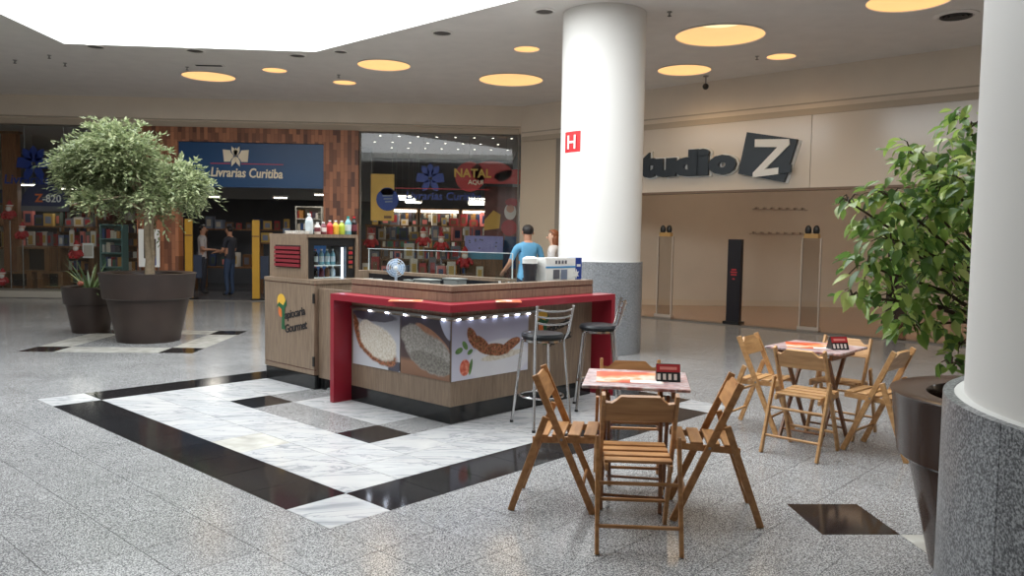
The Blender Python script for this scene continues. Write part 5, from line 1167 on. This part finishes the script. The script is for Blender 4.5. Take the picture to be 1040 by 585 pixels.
leaves = [l for l in leaves if (Vector((T0.x + l[0].x - 1.50, T0.y + l[0].y - 1.29)).length > .74)]
leaves.sort(key=leaf_px)
stuff = MB()
for i, (p_, R, k, s) in enumerate(leaves):
    me, vs, fs = LEAFM[k]; M_ = Matrix.Translation(p_) @ R @ Matrix.Scale(s, 4)
    if i < 290:
        o = bpy.data.objects.new('leaf', me); COL.objects.link(o); o.parent = tr2; o.matrix_local = M_
    else: stuff.add([M_ @ Vector(v) for v in vs], fs)
wood_.build('branches', mat('dark_bark', (74, 58, 44), .8), tr2, smooth=True); tag(stuff.build('further_leaves', M_LEAFB, tr2, smooth=True), kind='stuff')

# ------------------------------------------------------------------ people
def skin_mesh(verts, edges, radii, sub=2):
    me = bpy.data.meshes.new('skel'); me.from_pydata(verts, edges, []); o = bpy.data.objects.new('skel', me); COL.objects.link(o)
    md = o.modifiers.new('skin', 'SKIN'); md.use_smooth_shade = True
    for i, r in enumerate(radii): me.skin_vertices[0].data[i].radius = r if isinstance(r, tuple) else (r, r)
    me.skin_vertices[0].data[0].use_root = True
    sb_ = o.modifiers.new('sub', 'SUBSURF'); sb_.levels = sub; sb_.render_levels = sub
    dg = bpy.context.evaluated_depsgraph_get(); r = bpy.data.meshes.new_from_object(o.evaluated_get(dg)); bpy.data.objects.remove(o); return r
M_SKIN = mat('skin', (178, 130, 104), .6); M_SKIN2 = mat('skin_fair', (206, 164, 138), .6); M_EYE = mat('eye_dark', (30, 24, 22), .4); M_SHOE = mat('shoe_dark', (34, 32, 32), .6)
def person(lb, loc, rz, H, shirt, trou, skin, hairc, arms, female=False, name='person'):
    k = H / 1.75
    V = [(0, 0, .95), (0, -.01, 1.12), (0, -.015, 1.30), (0, -.02, 1.43), (0, -.012, 1.50), (0, .005, 1.57), (0, .015, 1.64), (0, .01, 1.715)]
    Rr = [(.155, .115), (.14, .105), (.165, .115), (.13, .085), .052, (.066, .075), (.078, .09), (.05, .06)]
    B = ['t', 's', 's', 's', 'k', 'k', 'k', 'k']; E_ = [(0, 1), (1, 2), (2, 3), (3, 4), (4, 5), (5, 6), (6, 7)]
    def add(v, r, b, par): V.append(v); Rr.append(r); B.append(b); E_.append((par, len(V) - 1)); return len(V) - 1
    for sx in (-1, 1):
        h = add((sx * .09, 0, .86), (.095, .10), 't', 0); kn = add((sx * .10, .02, .49), .062, 't', h); an = add((sx * .105, -.02, .10), .042, 't', kn); add((sx * .115, .12, .045), (.042, .035), 'o', an)
        el, wr = arms[0 if sx < 0 else 1]
        sh = add((sx * .175, -.02, 1.405), .062, 's', 3); ue = Vector(V[sh]).lerp(Vector(el), .55); u_ = add(tuple(ue), .05, 's', sh); e = add(el, .040, 'k', u_); w = add(wr, .028, 'k', e)
        d = (Vector(wr) - Vector(el)).normalized(); s = d.cross(Vector((0, 0, 1))); s = s.normalized() if s.length > .1 else Vector((1, 0, 0)); n_ = s.cross(d)
        pm = add(tuple(Vector(wr) + d * .05), (.034, .02), 'k', w)
        for f in range(4):
            o1 = Vector(wr) + d * .09 + s * (.024 - .016 * f); o2 = o1 + d * (.03 + .008 * (f in (1, 2))) - n_ * .006; o3 = o2 + d * .024 - n_ * .018
            i1 = add(tuple(o1), .0095, 'k', pm); i2 = add(tuple(o2), .0085, 'k', i1); add(tuple(o3), .0075, 'k', i2)
        t1 = add(tuple(Vector(wr) + d * .035 + s * .036), .011, 'k', w); add(tuple(Vector(wr) + d * .065 + s * .05 - n_ * .008), .009, 'k', t1)
    me = skin_mesh(V, E_, Rr)
    nb = {i: b for i, b in enumerate(B)}
    for m_ in (shirt, trou, skin, M_SHOE): me.materials.append(m_)
    idx = {'s': 0, 't': 1, 'k': 2, 'o': 3}; vv = [Vector(v) for v in V]
    for p_ in me.polygons:
        c = p_.center; best = (9, 's')
        for (a, b) in E_:
            ab = vv[b] - vv[a]; t_ = max(0, min(1, (c - vv[a]).dot(ab) / max(1e-9, ab.length_squared))); dd = (c - (vv[a] + ab * t_)).length
            if dd < best[0]: best = (dd, B[b] if t_ > .35 or B[a] == B[b] else B[a])
        mi = idx[best[1]]
        if best[1] == 's' and c.z < .93: mi = 1
        if best[1] == 't' and c.z > .93: mi = 0
        if best[1] == 'k' and abs(c.x) < .09 and c.z < 1.475 and c.z > 1.2: mi = 0
        p_.material_index = mi
    t = thing(name, lb, 'person', loc, rz); t.scale = (k, k, k)
    link('body', me, t)
    hd = MB(); hd.ell((0, .0, 1.672), (.089, .102, .086), 18, 12)
    hb = hd.mesh('hair', hairc, True)
    for v in hb.vertices:
        if v.co.y > .03 and v.co.z < 1.70: v.co = Vector((v.co.x * .7, .02, 1.70 + (v.co.z - 1.6) * .2))
    link('hair', hb, t)
    if female: MB().ell((0, -.04, 1.58), (.088, .068, .13), 16, 10).build('long_hair', hairc, t, smooth=True)
    for sx in (-1, 1):
        MB().ell((sx * .03, .092, 1.645), (.011, .006, .006), 8, 6).build('eye', M_EYE, t, smooth=True); MB().ell((sx * .084, .0, 1.63), (.012, .02, .03), 8, 6).build('ear', skin, t, smooth=True)
    MB().ell((0, .105, 1.618), (.012, .018, .02), 8, 6).build('nose', skin, t, smooth=True); MB().ell((0, .092, 1.578), (.024, .006, .007), 8, 6).build('mouth', mat('lip', (150, 84, 78), .5), t, smooth=True)
    return t
M_HAIRD = mat('hair_dark', (30, 24, 22), .6, var=.2, scale=30); M_HAIRR = mat('hair_auburn', (136, 78, 46), .55, var=.25, scale=30)
REST = [((-.24, -.04, 1.14), (-.25, .06, .90)), ((.24, -.04, 1.14), (.25, .06, .90))]
p = P(536, 240, 12.3)
person('person in a light blue T-shirt seen from behind the kiosk', (p.x, 12.3, 0), math.radians(12), 1.78, mat('tee_blue', (92, 150, 184), .8, var=.05, scale=6), mat('trouser_navy', (34, 40, 56), .8), M_SKIN, M_HAIRD, [((-.27, .02, 1.16), (-.30, .22, 1.05)), ((.25, -.03, 1.15), (.24, .10, .93))])
p = P(562, 240, 12.9)
person('person with auburn hair and white top beside the thick column', (p.x, 12.9, 0), math.radians(75), 1.72, mat('tee_white', (214, 208, 204), .8), mat('trouser_grey', (70, 72, 80), .8), M_SKIN2, M_HAIRR, REST, True)
p = P(206, 240, 20.6)
person('person in a white shirt inside the bookshop doorway', (p.x, 20.6, 0), math.radians(-80), 1.78, mat('shirt_pale', (176, 170, 170), .8), mat('trouser_dark', (44, 46, 56), .8), M_SKIN, M_HAIRD, [((-.24, .02, 1.14), (-.20, .24, 1.12)), ((.24, .02, 1.14), (.18, .26, 1.14))])
p = P(233, 240, 20.2)
person('person in dark clothes leaning inside the bookshop doorway', (p.x, 20.2, 0), math.radians(70), 1.76, mat('shirt_dark', (40, 42, 52), .8), mat('jeans_blue', (46, 62, 88), .8), M_SKIN, M_HAIRD, [((-.24, .02, 1.14), (-.20, .24, 1.1)), ((.24, .02, 1.14), (.18, .26, 1.1))])
